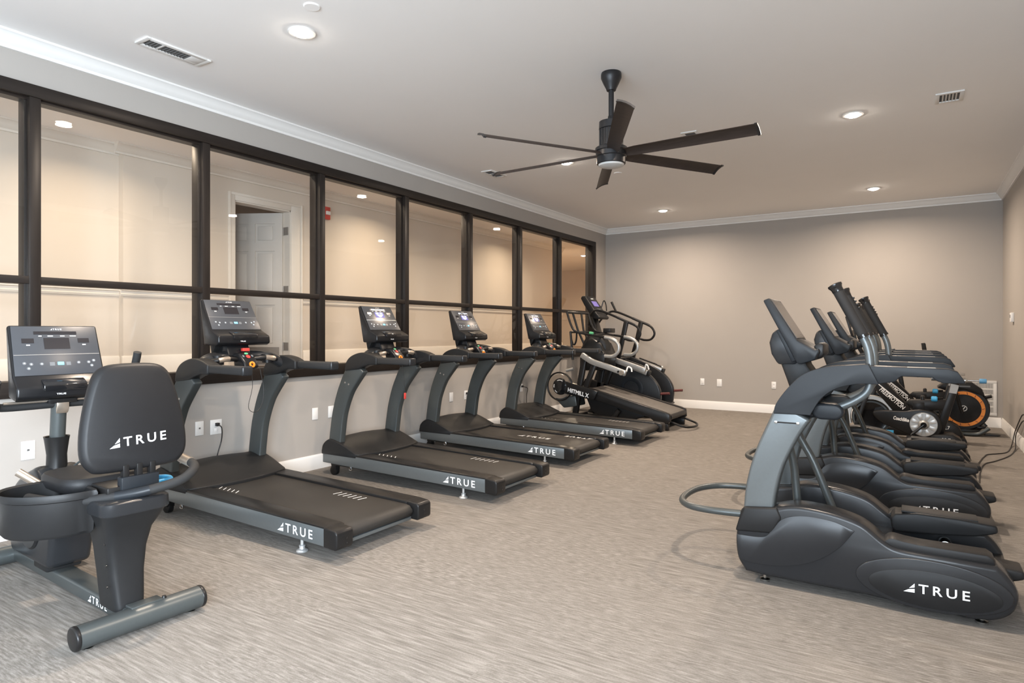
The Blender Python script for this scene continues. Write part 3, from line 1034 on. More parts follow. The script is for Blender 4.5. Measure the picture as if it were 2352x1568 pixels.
    if cord_style == 1:
        q = crv([(-1.37, 0, 1.10), (-1.375, .01, .95), (-1.38, -.02, .80), (-1.385, .04, .755), (-1.39, .10, .80), (-1.40, .13, .92), (-1.42, .11, 1.09)], 6)
        obj('safety_cord', MB().tube(q, .0022, 6), M_CORD, t)
        obj('safety_clip_and_glint', MB().box(-1.52, -1.49, .01, .07, 1.225, 1.25), M_RED, t, .004, label='red reflection built as a block')  # reddish reflection near the console made as a solid red block
    elif cord_style == 2:
        q = crv([(-1.37, .02, 1.10), (-1.37, .05, .95), (-1.37, .07, .78)], 5)
        obj('safety_cord', MB().tube(q, .0022, 6), M_CORD, t)
        obj('safety_clip_and_glint', MB().box(-1.378, -1.362, .06, .08, .72, .78), M_RED, t, .004, label='red reflection built as a block')
    return t


treadmill(-2.93, 3.055, 'treadmill nearest the camera, with a dark screen and slanted dashes on its belt', False, 'dash', 1)
treadmill(-2.84, 4.625, 'second treadmill from the camera, screen lit, red clip hanging on a cord', True, 'dash', 2)
treadmill(-2.93, 6.16, 'third treadmill from the camera, with lettering printed on its belt', True, 'word', 0)
treadmill(-2.79, 7.65, 'treadmill farthest from the camera, beside the inclined black mill', True, 'dash', 0)

# ---------------------------------------------------------------- ellipticals


def elliptical(yc, label):
    t = thing('elliptical_trainer', (0, yc, 0), label, 'elliptical trainer', 'ellipticals in a row by the right wall')
    top = crv([(-.64, .425), (-.56, .448), (-.46, .452), (-.33, .436), (-.22, .402), (-.13, .335), (-.07, .308), (.05, .302)], 5) + [(.325, .296)]
    rear = crv([(.325, .296), (.372, .245), (.402, .18), (.385, .10), (.32, .048), (.224, .030)], 4)[1:]
    bot = [(.0, .040), (-.206, .050), (-.45, .048), (-.70, .048), (-.79, .055)]
    front = crv([(-.79, .055), (-.83, .12), (-.842, .20), (-.838, .275), (-.815, .40)], 4)[1:]
    prof = top + rear + bot + front
    for s in (-1, 1):
        a, b = sorted((s * .20, s * .368))
        sh = obj('side_shell', MB().prism(prof, a, b), M_SHELL, t, .022, 3, ang=60)
        y0, y1 = sorted((s * .366, s * .377))
        # oval badge panel and swoosh panel on the outer face
        el = []
        for k in range(40):
            an = 2 * math.pi * k / 40
            x, z = .066 + .315 * math.cos(an), .158 + .118 * math.sin(an) + .02 * math.cos(an) * 0
            el.append((x, max(.046, z)))
        obj('oval_panel', MB().prism([(.066 + .318 * math.cos(2 * math.pi * k / 40), .157 + .122 * math.sin(2 * math.pi * k / 40)) for k in range(40)], y0, y1), M_SHELL, sh, .008, 3, ang=60)
        y2, y3 = sorted((s * .372, s * .3795))
        obj('badge_field', MB().prism([(.075 + .27 * math.cos(2 * math.pi * k / 40), .138 + .088 * math.sin(2 * math.pi * k / 40)) for k in range(40)], y2, y3), M_SHELLM, sh, .004, 2, ang=60)
        sw = crv([(-.835, .255), (-.70, .262), (-.655, .30), (-.60, .372), (-.50, .405), (-.36, .40), (-.255, .365)], 5) + crv([(-.255, .365), (-.33, .265), (-.45, .175), (-.60, .125), (-.76, .115), (-.822, .13)], 5)[1:]
        y4, y5 = sorted((s * .364, s * .373))
        q = MB().prism(sw, y4, y5)
        q.v = [(x, y + s * .055 * max(-1, (.34 - z)) * (1 if abs(y) > .37 else 0), z) for x, y, z in q.v]
        obj('swoosh_panel', q, M_SHELL, sh, .006, 2, ang=60)
        # collar at the foot of the post
        a, b = sorted((s * .245, s * .376))
        obj('post_collar', MB().loft([[(-.845, y, .27), (-.65, y, .285), (-.60, y, .375), (-.625, y, .430), (-.80, y, .410), (-.825, y, .34)] for y in (a, b)]), M_SHELLM, sh, .014, 3, ang=30)
        # foot tread on the shell
        a, b = sorted((s * .215, s * .345))
        tr = crv([(-.135, .325), (-.10, .350), (-.04, .343), (.02, .338)], 4) + [(.29, .336), (.318, .318), (.318, .29), (-.13, .29)]
        obj('foot_tread', MB().prism(tr, a, b), M_SHELLM, sh, .010, 2)
        # grey post
        pth = crv([(-.728, .385), (-.712, .52), (-.672, .68), (-.60, .85), (-.545, .955)], 6)
        wd = interp([.155, .160, .160, .168, .185], len(pth))
        a, b = sorted((s * .255, s * .350))
        ps = obj('post', MB().prism(ribbon(pth, wd), a, b), M_GREYL, t, .016, 3)
        ya, yb = sorted((s * .349, s * .3525))
        obj('slot', MB().box(-.635, -.53, ya, yb, .885, .893), M_GLOSS, ps)
        q = MB()
        for x in (-.635, -.525):
            q.box(x - .008, x + .008, min(ya, ya + s * .002), max(yb, yb + s * .002), .882, .897)
        obj('bolt', q, M_CHROME, ps, .002, label='bright square bolts')
        # hood and hand rail
        hp = crv([(-.645, .935), (-.632, .99), (-.575, 1.075), (-.495, 1.155), (-.39, 1.195), (-.28, 1.207), (-.195, 1.215)], 5) + crv([(-.150, 1.115), (-.245, 1.112), (-.34, 1.085), (-.41, 1.03), (-.455, .955), (-.462, .938)], 5)
        a, b = sorted((s * .250, s * .362))
        obj('hood', MB().prism(hp, a, b), M_SHELLH, t, .024, 3, ang=50)
        rp = [(-.200, 1.207), (.14, 1.200), (.175, 1.188), (.205, 1.140), (.200, 1.133), (.118, 1.131), (.095, 1.140), (.073, 1.156), (-.052, 1.158), (-.066, 1.148), (-.080, 1.130), (-.155, 1.116)]
        a, b = sorted((s * .262, s * .352))
        hr = obj('hand_rail', MB().prism(rp, a, b), M_SHELLH, t, .018, 3)
        ya, yb = sorted((s * .285, s * .335))
        obj('rail_highlight', MB().box(-.06, .09, ya, yb, 1.196, 1.2035), M_SILVER, hr, .003, label='painted highlight strip')  # highlight reflected on the rail, made as a silver strip
        # swinging arm
        dx = .0 if s < 0 else -.004
        ya = s * .265
        arm = obj('swing_arm', MB().tube(crv([(-.235 + dx, ya, 1.37), (-.212 + dx, ya, 1.32), (-.197 + dx, ya, 1.26), (-.192 + dx, ya, 1.17), (-.20 + dx, ya, 1.08), (-.26 + dx, ya, 1.02), (-.365 + dx, ya, .965)], 6), .021, 14), M_GREYL, t)
        obj('grip', MB().tube([(-.342 + dx, ya, 1.595), (-.225 + dx, ya, 1.36)], .0265, 16), M_FOAM, arm)
        e0, e1 = Vector((-.342 + dx, ya, 1.595)), Vector((-.225 + dx, ya, 1.36))
        dv = (e0 - e1).normalized()
        obj('grip_cap', MB().tube([e0 - dv * .004, e0 + dv * .012, e0 + dv * .020, e0 + dv * .026, e0 + dv * .036, e0 + dv * .040], [.028, .029, .032, .036, .036, .026], 18), M_GLOSS, arm)
        obj('grip_collar', MB().tube([e1 - dv * .012, e1 + dv * .004], .029, 16), M_GLOSS, arm)
        if s > 0:
            q = MB()
            for k in range(4):
                c = e0 - dv * (.03 + .022 * k) + Vector((.026, 0, .012))
                q.box(c.x - .006, c.x + .006, c.y - .012, c.y + .012, c.z - .006, c.z + .006)
            obj('arm_buttons', q, M_BLACK, arm, .003)
        # pivot
        y0, y1 = sorted((s * .225, s * .315))
        obj('pivot', MB().prism([(-.415 + .05 * math.cos(2 * math.pi * k / 28) + (.055 if math.cos(2 * math.pi * k / 28) > 0 else 0), .957 + .043 * math.sin(2 * math.pi * k / 28)) for k in range(28)], y0, y1), M_SHELLH, t, .014, 3, ang=50)
        obj('pivot_stub', MB().tube([(-.56, s * .26, .945), (-.41, s * .26, .955)], .036, 14), M_SHELL, t)
        # link from the pivot down to the pedal
        yl = s * .11
        xk = -.40 if s > 0 else -.555
        obj('link_rod', MB().tube(crv([(-.45, yl + s * .10, .95), (-.60, yl + s * .03, .82), ((xk - .60) / 2, yl, .60), (xk, yl, .34)], 5), .022, 12), M_GREY, t)
        # pedal
        a, b = sorted((s * .02, s * .185))
        ox, oz = (0, 0) if s > 0 else (.085, -.15)
        pp = [(-.112, .360), (-.105, .305), (-.085, .288), (.10, .300), (.27, .320), (.335, .340), (.362, .352), (.357, .388), (.300, .392), (.20, .400), (.012, .402), (-.09, .385)]
        pd = obj('pedal', MB().prism([(x + ox, z + oz) for x, z in pp], a, b), M_SHELLM, t, .012, 3)
        a2, b2 = sorted((s * .035, s * .17))
        obj('foot_pad', MB().prism([(-.06 + ox, .396 + oz), (.28 + ox, .392 + oz), (.28 + ox, .400 + oz), (-.06 + ox, .406 + oz)], a2, b2), M_FOAM, pd, .003)
        obj('roller', MB().cyl((.14, s * .05, .235), (.14, s * .15, .235), .032, n=24), M_CHROME if s > 0 else M_BLACK, t, .004, label='steel roller' if s > 0 else None)
        obj('foot', MB().lathe([(.001, 0), (.026, 0), (.026, .012), (.010, .018), (.010, .06), (.001, .06)], (-.70, s * .30, 0), 'z', 18).lathe([(.001, 0), (.026, 0), (.026, .012), (.010, .018), (.010, .06), (.001, .06)], (.27, s * .30, 0), 'z', 18), M_CHROME if s < 0 else M_BLACK, t)
    obj('inner_deck', MB().box(-.82, -.1, -.21, .21, .06, .26).box(-.1, .34, -.21, .21, .06, .12), M_BLACK, t, .01)
    obj('rear_bumper', MB().box(.33, .40, -.22, .22, .06, .20), M_BLACK, t, .015)
    q = crv([(-.78, -.325, .36), (-.98, -.335, .355), (-1.13, -.28, .35), (-1.215, -.13, .345), (-1.215, .13, .345), (-1.13, .28, .35), (-.98, .335, .355), (-.78, .325, .36)], 6)
    obj('front_hoop', MB().tube(q, .020, 14), M_GREY, t, label='grey bent tube hoop')
    obj('cross_bar', MB().prism([(-.56, 1.02), (-.52, 1.11), (-.44, 1.12), (-.42, 1.03), (-.48, .97)], -.26, .26), M_SHELL, t, .02)
    obj('mast', MB().prism([(-.665, 1.235), (-.625, 1.12), (-.585, 1.00), (-.45, 1.02), (-.455, 1.11), (-.51, 1.19), (-.53, 1.25)], -.11, .11), M_SHELLM, t, .02)
    hb = [(-.66, 1.395), (-.695, 1.375), (-.712, 1.315), (-.70, 1.25), (-.665, 1.19), (-.57, 1.19), (-.53, 1.24)]
    obj('rear_housing', MB().prism(hb, -.12, .12), M_SHELL, t, .015)
    obj('bracket', MB().prism([(-.672, 1.388), (-.650, 1.395), (-.565, 1.215), (-.588, 1.205)], -.132, .132), M_SHELLH, t, .005)
    cs = obj('console', MB().prism([(-.735, 1.558), (-.700, 1.572), (-.552, 1.330), (-.462, 1.280), (-.448, 1.285), (-.440, 1.268), (-.462, 1.222), (-.535, 1.198), (-.555, 1.202)], -.175, .175), M_SHELLH, t, .008, 2)
    d = Vector((.148, 0, -.242)).normalized()
    nrm = Vector((.242, 0, .148)).normalized()
    o0 = Vector((-.700, 0, 1.572))
    q = MB()
    pts = [o0 + d * a + nrm * .002 + Vector((0, y, 0)) for a, y in ((.018, -.155), (.018, .155), (.270, .155), (.270, -.155))]
    q.add([tuple(p) for p in pts] + [tuple(p - nrm * .003) for p in pts], [(0, 1, 2, 3), (4, 5, 6, 7), (0, 1, 5, 4), (1, 2, 6, 5), (2, 3, 7, 6), (3, 0, 4, 7)])
    obj('screen', q, M_SCREEN, cs, label='glossy dark screen')
    obj('shelf', MB().prism([(-.475, 1.300), (-.445, 1.318), (-.425, 1.305), (-.425, 1.250), (-.455, 1.225), (-.47, 1.26)], -.12, .12), M_BLACK, cs, .006)
    true_logo(t, mx4((-.045, -.3797, .112), (1, 0, .03), (0, 0, 1)), .265)
    return t


e1 = elliptical(4.03, 'elliptical trainer nearest the camera, whole side shell and badge in view')
e2 = dup(e1, (0.035, 5.68, 0), 'second elliptical trainer from the camera, its badge half hidden by a pedal')
e3 = dup(e1, (0.035, 6.85, 0), 'elliptical trainer farthest from the camera, in front of the spin bikes')

for ch in e3.children:                      # its arms stand further forward
    if ch.name.startswith('swing_arm'):
        ch.location.x = -.125
for ch in e2.children:
    if ch.name.startswith('swing_arm') and ch.bound_box[0][1] > 0:
        ch.location.x = -.015

# ---------------------------------------------------------------- recumbent bike


def recumbent():
    t = thing('recumbent_bike', (-3.03, 1.575, 0), 'black recumbent exercise bike with a padded seat back, nearest the glazed wall', 'exercise bike', rz=R(-3.2))
    el = [(.055 * math.cos(2 * math.pi * k / 24), .060 + .052 * math.sin(2 * math.pi * k / 24)) for k in range(24)]
    rs = obj('rear_stabilizer', MB().prism(el, -.265, .265), M_GREY, t)
    for s in (-1, 1):
        a, b = sorted((s * .262, s * .285))
        obj('end_cap', MB().prism([(x * 1.02, .060 + (z - .060) * 1.02) for x, z in el], a, b), M_BLACK, rs, .008, 3, ang=60)
        obj('foot', MB().lathe([(.001, 0), (.022, 0), (.022, .006), (.008, .012), (.001, .012)], (0, s * .225, 0), 'z', 16), M_CHROME, rs)
    obj('cap_bolt', MB().lathe([(.001, 0), (.012, 0), (.008, .010), (.001, .010)], (0, .10, .111), 'z', 12), M_BLACK, rs)
    obj('weld_plate', MB().box(-.05, .015, -.05, .09, .105, .117), M_GREY, rs, .003)
    fs = obj('front_stabilizer', MB().prism([(x - 1.50, z) for x, z in el], -.30, .30), M_GREY, t)
    for s in (-1, 1):
        a, b = sorted((s * .298, s * .32))
        obj('end_cap', MB().prism([(x - 1.50, z) for x, z in el], a, b), M_BLACK, fs, .008)
        obj('wheel', MB().cyl((-1.53, s * .24 - .015, .03), (-1.53, s * .24 + .015, .03), .03, n=16), M_BLACK, fs)
    bm_ = obj('main_beam', MB().box(-1.50, 0, -.062, .040, .030, .100), M_GREY, t, .012, 3)
    true_logo(bm_, mx4((-.425, -.0625, .048), (1, 0, 0), (0, 0, 1)), .215)
    # seat pedestal
    rings = []
    for z, x0, x1, v0, v1 in ((.085, -.26, -.055, -.085, .045), (.14, -.262, -.062, -.09, .05), (.25, -.270, -.080, -.098, .058), (.36, -.280, -.080, -.108, .070), (.45, -.292, -.058, -.122, .088), (.515, -.305, -.015, -.145, .118), (.545, -.310, .0, -.155, .130)):
        rr = []
        cx, cy, hx, hy = (x0 + x1) / 2, (v0 + v1) / 2, (x1 - x0) / 2, (v1 - v0) / 2
        for k in range(28):
            a = 2 * math.pi * k / 28
            c, s_ = math.cos(a), math.sin(a)
            rr.append((cx + hx * math.copysign(abs(c) ** .35, c), cy + hy * math.copysign(abs(s_) ** .35, s_), z))
        rings.append(rr)
    pe = obj('seat_pedestal', MB().loft(rings), M_SHELLM, t)
    obj('pedestal_cap', MB().loft([[(x * 1.0 + (x + .15) * k, y + (y + .0125) * k, z) for x, y, _ in rings[-1]] for z, k in ((.545, .06), (.553, .09), (.600, .07), (.606, .02))]), M_SHELL, pe)
    sc = MB()
    for z in (.20, .30, .40):
        sc.lathe([(.001, 0), (.006, 0), (.006, .003), (.001, .003)], (-.11, -.105 - (z - .2) * .05, z), 'y', 10)
    obj('screw', sc, M_GLOSS, pe)
    obj('seat_track', MB().box(-.95, -.10, -.055, .03, .595, .625), M_GREY, t, .006)
    obj('seat_carriage', MB().box(-.34, -.09, -.11, .10, .612, .66).box(-.20, -.14, -.09, -.03, .55, .64), M_BLACK, t, .008)
    # cushion
    rings = []
    for z, k in ((.655, .86), (.662, .95), (.685, 1.0), (.712, 1.0), (.728, .95), (.733, .86)):
        rr = []
        for i in range(36):
            a = 2 * math.pi * i / 36
            c, s_ = math.cos(a), math.sin(a)
            rr.append((-.46 + .20 * k * math.copysign(abs(c) ** .5, c), -.01 + .205 * k * math.copysign(abs(s_) ** .5, s_), z - .045))
        rings.append(rr)
    obj('seat_cushion', MB().loft(rings), M_VINYL, t)
    # seat back: outline in (y, z), leaning back
    out = crv([(-.155, .725), (-.205, .745), (-.235, .80), (-.235, .90), (-.215, 1.02), (-.185, 1.135), (-.155, 1.195), (-.105, 1.222), (.0, 1.228), (.105, 1.222), (.155, 1.195), (.185, 1.135), (.215, 1.02), (.235, .90), (.235, .80), (.205, .745), (.155, .725), (0, .722)], 4, True)
    rings = []
    for d, k in ((0, .90), (.006, .955), (.020, .99), (.034, 1.0), (.056, .985), (.070, .94), (.076, .86)):
        cz_ = .975
        rings.append([(-.085 - d - (cz_ + (z - cz_) * k - .72) * .10, .028 + y * k, cz_ + (z - cz_) * k) for y, z in out])
    bk = obj('seat_back', MB().loft(rings), M_VINYL, t)
    true_logo(bk, mx4((-.0965, -.098, .838), (0, 1, .045), (-.10, 0, 1)), .255)
    obj('back_hinge', MB().box(-.125, -.075, -.055, .115, .615, .70), M_SHELLH, t, .006)
    q = MB()
    for y in (-.03, .03, .09):
        q.box(-.12, -.085, y - .014, y + .014, .685, .755)
    obj('hinge_lug', q, M_BLACK, t, .005)
    # wrap-around handle
    q = crv([(-.46, -.30, .60), (-.33, -.26, .598), (-.19, -.185, .602), (-.07, -.055, .620), (-.01, .04, .636), (.02, .16, .660), (.0, .235, .690), (-.08, .285, .706), (-.22, .305, .715), (-.38, .31, .74), (-.46, .31, .80)], 6)
    hd = obj('seat_handle', MB().tube(q, .0225, 14), M_FOAM, t)
    obj('steel_plate', MB().tube(q[44:50], .0245, 14), M_TAN, hd, label='steel contact plate')
    obj('grey_sleeve', MB().tube(q[17:25], .0240, 14), M_SHELLH, hd)
    # blue lever under the seat
    obj('seat_lever', MB().tube(crv([(-.30, .20, .60), (-.31, .28, .60), (-.38, .30, .60), (-.42, .25, .60), (-.40, .20, .60)], 5), .012, 10), M_BLUE, t, label='blue adjusting lever')
    # basket
    rim = crv([(-.50, -.13), (-.18, -.13), (-.155, -.16), (-.17, -.26), (-.23, -.36), (-.33, -.42), (-.44, -.42), (-.52, -.36), (-.545, -.24), (-.53, -.15)], 4, True)
    cx, cy = -.34, -.27

    def rg(k, z):
        return [(cx + (x - cx) * k, cy + (y - cy) * k, z) for x, y in rim]
    obj('side_basket', MB().loft([rg(.90, .455), rg(.97, .470), rg(.99, .615), rg(1.05, .620), rg(1.06, .640), rg(1.03, .652), rg(.97, .645), rg(.95, .56), rg(.90, .50), rg(.2, .50)]), M_SHELLM, t)
    # drive housing, mast, cup collar
    hp = crv([(-1.36, .12), (-1.42, .28), (-1.38, .44), (-1.25, .55), (-1.08, .62), (-.98, .64), (-.88, .56), (-.80, .44), (-.78, .28), (-.82, .12)], 5)
    obj('drive_housing', MB().prism(hp, -.105, .105), M_SHELL, t, .03, 3, ang=50)
    obj('front_pillar', MB().box(-1.04, -.86, -.095, .075, .095, .42), M_SHELLM, t, .012)
    obj('crank_cover', MB().lathe([(.001, -.118), (.13, -.118), (.14, -.108), (.14, .108), (.13, .118), (.001, .118)], (-1.06, 0, .33), 'y', 36), M_SHELLM, t)
    obj('mast', MB().tube([(-1.02, 0, .55), (-.985, 0, .80), (-.955, 0, 1.06)], .037, 18), M_GREY, t)
    obj('mast_collar', MB().lathe([(.055, -.05), (.050, 0), (.048, .06), (.058, .14), (.062, .16), (.054, .158), (.040, .08), (.040, -.05)], (-.995, 0, .64), 'z', 24, True), M_BLACK, t)
    obj('mast_trim', MB().prism([(-.925, .99), (-.905, 1.00), (-.905, .96), (-.922, .93)], -.030, .030), M_TAN, t, .005, label='steel trim')
    q = crv([(-.78, -.33, 1.13), (-.83, -.325, 1.06), (-.92, -.30, 1.00), (-.955, -.24, .982), (-.96, 0, .982), (-.955, .24, .982), (-.92, .30, 1.00), (-.86, .325, 1.08), (-.80, .33, 1.22), (-.785, .33, 1.26)], 6)
    hb = obj('handlebar', MB().tube(q, .021, 14), M_FOAM, t)
    obj('rest_bar', MB().tube([(-.93, -.26, 1.005), (-.93, .26, 1.005)], .007, 10), M_TAN, hb, label='steel bar')
    # steel peg, cranks and pedals
    obj('peg', MB().tube([(-.86, -.11, .56), (-.92, -.20, .645)], .021, 16), M_TAN, t, label='steel peg')
    for s in (-1, 1):
        cr_ = obj('crank_arm', MB().tube([(-1.06, s * .13, .33), (-1.06 + s * -.15, s * .15, .33 + s * -.05)], .013, 10), M_CHROME, t)
        px, pz = -1.06 - s * .15, .33 - s * .05
        if s < 0:
            px, pz = -.80, .40
        pdl = obj('foot_pedal', MB().prism([(px - .13, pz + .005), (px + .10, pz - .025), (px + .14, pz - .02), (px + .14, pz + .005), (px - .12, pz + .03)], min(s * .16, s * .29), max(s * .16, s * .29)), M_BLACK, t, .008)
        obj('strap', MB().tube(crv([(px, s * .16, pz + .01), (px, s * .18, pz + .09), (px, s * .27, pz + .09), (px, s * .29, pz + .01)], 5), .010, 8, flat=.3), M_BLACK, pdl)
    obj('cable', MB().tube(crv([(-.98, .05, .60), (-.90, .12, .68), (-.80, .16, .67), (-.70, .10, .62)], 5), .006, 8), M_GREY, t)
    console(t, (-1.035, 1.415), (-.935, 1.140), (-.870, 1.085), (-.99, 1.03), 0, .212, .222, False)
    obj('console_bracket', MB().box(-.99, -.90, -.07, .07, .99, 1.05), M_BLACK, t, .01)
    return t


recumbent()

# ---------------------------------------------------------------- inclined mill and stair machine


def hiitmill():
    t = thing('incline_mill', (-3.7, 8.98, 0), 'black inclined self-powered mill with a steep grey belt, lettered on its side', 'treadmill')
    X = 3.7

    def L2(p):
        return [(x + X, z) for x, z in p]

    def T3(p):
        return [(x + X, y, z) for x, y, z in p]
    for s in (-1, 1):
        a, b = sorted((s * .33, s * .40))
        sd = obj('side_frame', MB().prism(L2([(-4.50, .62), (-4.42, .615), (-4.00, .525), (-2.93, .260), (-2.86, .235), (-2.85, .12), (-2.95, .09), (-3.08, .12), (-3.14, .165), (-4.05, .385), (-4.45, .43), (-4.56, .50)]), a, b), M_BLACK, t, .012)
        if s < 0:
            nc = obj('name_cover', MB().prism(L2([(-4.60, .60), (-4.48, .635), (-4.02, .535), (-3.92, .50), (-3.98, .37), (-4.36, .425), (-4.56, .46)]), -.452, -.398), M_BLACK, t, .012)
            text('lettering', nc, 'HIITMILL X', mx4((-4.405 + X, -.4535, .475), (1, 0, -.225), (.0, 0, 1)), .36, .064, M_WHITE, .03, 1.0, .12, 'white lettering')
        obj('rear_post', MB().prism(ribbon(L2([(-4.33, .07), (-4.26, .50), (-4.17, .96)]), [.085, .08, .085]), a, b), M_BLACK, t, .012)
        obj('front_brace', MB().prism(ribbon(L2([(-4.19, .42), (-4.10, .66), (-4.0, .90)]), .075), a, b), M_BLACK, t, .012)
        obj('base_runner', MB().tube(crv(T3([(-4.50, s * .35, .05), (-4.35, s * .35, .04), (-3.85, s * .35, .04), (-3.75, s * .35, .08), (-3.62, s * .35, .24)]), 5), .035, 12), M_BLACK, t)
        ar = obj('silver_arm', MB().prism(ribbon(crv(L2([(-4.20, 1.035), (-4.10, .975), (-4.0, .925), (-3.75, .855), (-3.50, .775)]), 5), .082), min(s * .37, s * .43), max(s * .37, s * .43)), M_SILVER, t, .012)
        obj('arm_hole', MB().cyl((-3.60 + X, s * .428, .80), (-3.60 + X, s * .433, .80), .018, n=16), M_GLOSS, ar)
        obj('knob', MB().lathe([(.001, 0), (.034, 0), (.034, .03), (.026, .05), (.001, .05)], (-3.54 + X, s * .43 - (.0 if s > 0 else .05), .787), 'y', 20), M_TAN, ar, label='round knob')
        obj('peg_hook', MB().tube(crv(T3([(-3.50, s * .38, .80), (-3.48, s * .36, .87), (-3.44, s * .34, .85), (-3.43, s * .34, .80)]), 4), .012, 8), M_PLATE, ar)
        # hand grip running into a grey loop
        gp = crv(T3([(-4.46, s * .37, 1.67), (-4.40, s * .37, 1.50), (-4.33, s * .37, 1.39), (-4.20, s * .37, 1.352), (-3.83, s * .37, 1.295)]), 5)
        obj('side_bar', MB().tube(gp, .017, 12), M_BLACK, t)
        lp = crv(T3([(-3.84, s * .37, 1.297), (-3.74, s * .37, 1.275), (-3.65, s * .37, 1.225), (-3.615, s * .37, 1.15), (-3.64, s * .37, 1.07), (-3.72, s * .37, 1.02), (-3.84, s * .37, 1.02)]), 6)
        obj('loop_handle', MB().tube(lp, .026, 14), M_SILVER, t, label='grey loop handle')
        obj('drop_bar', MB().tube(crv(T3([(-4.42, s * .34, 1.38), (-4.40, s * .33, 1.24), (-4.36, s * .33, 1.18), (-4.32, s * .34, 1.24), (-4.30, s * .36, 1.36)]), 5), .014, 10), M_BLACK, t)
        obj('upright_bar', MB().tube(T3([(-4.40, s * .37, 1.37), (-4.36, s * .37, .95)]), .018, 12), M_BLACK, t)
    obj('top_bar', MB().tube(T3([(-4.46, -.37, 1.67), (-4.46, .37, 1.67)]), .018, 12), M_BLACK, t)
    for y0, y1 in ((-.18, -.12), (.12, .08)):
        obj('cage_bar', MB().tube(T3([(-4.46, y0, 1.67), (-4.40, y1, 1.40), (-4.25, y1, 1.10)]), .017, 12), M_BLACK, t)
    obj('cross_tube', MB().tube(T3([(-4.40, -.37, 1.37), (-4.40, .37, 1.37)]), .016, 12), M_BLACK, t)
    belt = [(-4.10, .535), (-2.93, .245), (-2.875, .225), (-2.85, .19), (-2.86, .15), (-2.92, .135), (-4.10, .43)]
    obj('belt', MB().prism(L2(belt), -.325, .325), M_BELTG, t, .006)
    obj('belt_edge', MB().prism(L2([(-4.10, .548), (-2.95, .262), (-2.88, .24), (-2.90, .232), (-4.10, .528)]), .318, .345), M_BLACK, t)
    obj('end_roller', MB().cyl((-2.885 + X, -.33, .185), (-2.885 + X, .33, .185), .040, n=24), M_BLACK, t)
    obj('under_pan', MB().prism(L2([(-4.2, .42), (-3.2, .18), (-3.45, .09), (-3.62, .06), (-3.9, .06), (-4.1, .2)]), -.30, .30), M_BLACK, t, .03)
    fl = obj('flywheel', MB().lathe([(.085, -.012), (.185, -.012), (.185, .012), (.085, .012)], (-4.56 + X, -.415, .545), 'y', 48, True), M_TAN, t, label='pale flywheel plate')
    obj('guard_ring', MB().lathe([(.200, -.01), (.212, -.016), (.222, -.01), (.222, .01), (.212, .016), (.200, .01)], (-4.56 + X, -.415, .545), 'y', 56, True), M_BLACK, fl)
    hubp = obj('hub_cover', MB().lathe([(.001, -.025), (.10, -.025), (.125, -.012), (.13, .015), (.001, .015)], (-4.54 + X, -.432, .545), 'y', 40), M_GLOSS, t)
    q = MB()
    for a0, a1 in ((60, 115), (160, 190), (215, 245)):
        pts = [(-4.54 + X + .098 * math.cos(R(a)), -.458, .545 + .098 * math.sin(R(a))) for a in range(a0, a1 + 1, 6)]
        q.tube(pts, .006, 6)
    obj('hub_marks', q, M_PLATE, hubp, label='white arc marks')
    obj('drive_box', MB().prism(L2([(-4.66, .36), (-4.30, .42), (-4.27, .26), (-4.5, .22)]), -.41, -.10), M_GREY, t, .02)
    dsk = obj('resistance_disc', MB().lathe([(.001, -.10), (.17, -.10), (.20, -.08), (.20, .08), (.17, .10), (.001, .10)], (-4.12 + X, -.05, 1.13), 'y', 40), M_SHELLM, t)
    obj('side_cover', MB().prism(L2([(-4.33, .78), (-4.32, 1.12), (-4.15, 1.30), (-3.98, 1.20), (-3.88, 1.0), (-3.95, .80)]), -.22, .22), M_BLACK, t, .03)
    obj('disc_bolt', MB().lathe([(.010, -.012), (.028, -.012), (.030, 0), (.010, 0)], (-3.95 + X, -.222, 1.06), 'y', 18, True), M_CHROME, t)
    obj('phone_tray', MB().box(-4.02 + X, -3.90 + X, -.03, .16, 1.36, 1.43), M_BLACK, t, .008)
    obj('knee_bar', MB().tube(T3([(-4.02, -.37, 1.32), (-3.98, 0, 1.345), (-4.02, .37, 1.32)]), .017, 12), M_BLACK, t)
    obj('green_tab', MB().tube(T3([(-4.08, -.375, 1.36), (-4.02, -.375, 1.352)]), .020, 10), M_GREEN, t, label='green tab')
    obj('peg', MB().tube(T3([(-4.45, -.41, .79), (-4.33, -.41, .82)]), .022, 12), M_SILVER, t)
    obj('rear_hoop', MB().tube(crv(T3([(-2.90, -.28, .12), (-2.70, -.26, .06), (-2.62, -.10, .045), (-2.62, .10, .045), (-2.70, .26, .06), (-2.90, .28, .12)]), 6), .016, 12), M_BLACK, t)
    for a in (-.39, .33):
        obj('rear_foot', MB().box(-3.10 + X, -2.88 + X, a, a + .06, 0, .10), M_BLACK, t, .01)
    obj('front_foot', MB().cyl((-4.48 + X, -.38, .045), (-4.48 + X, .38, .045), .045, n=18), M_BLACK, t)
    return t


hiitmill()


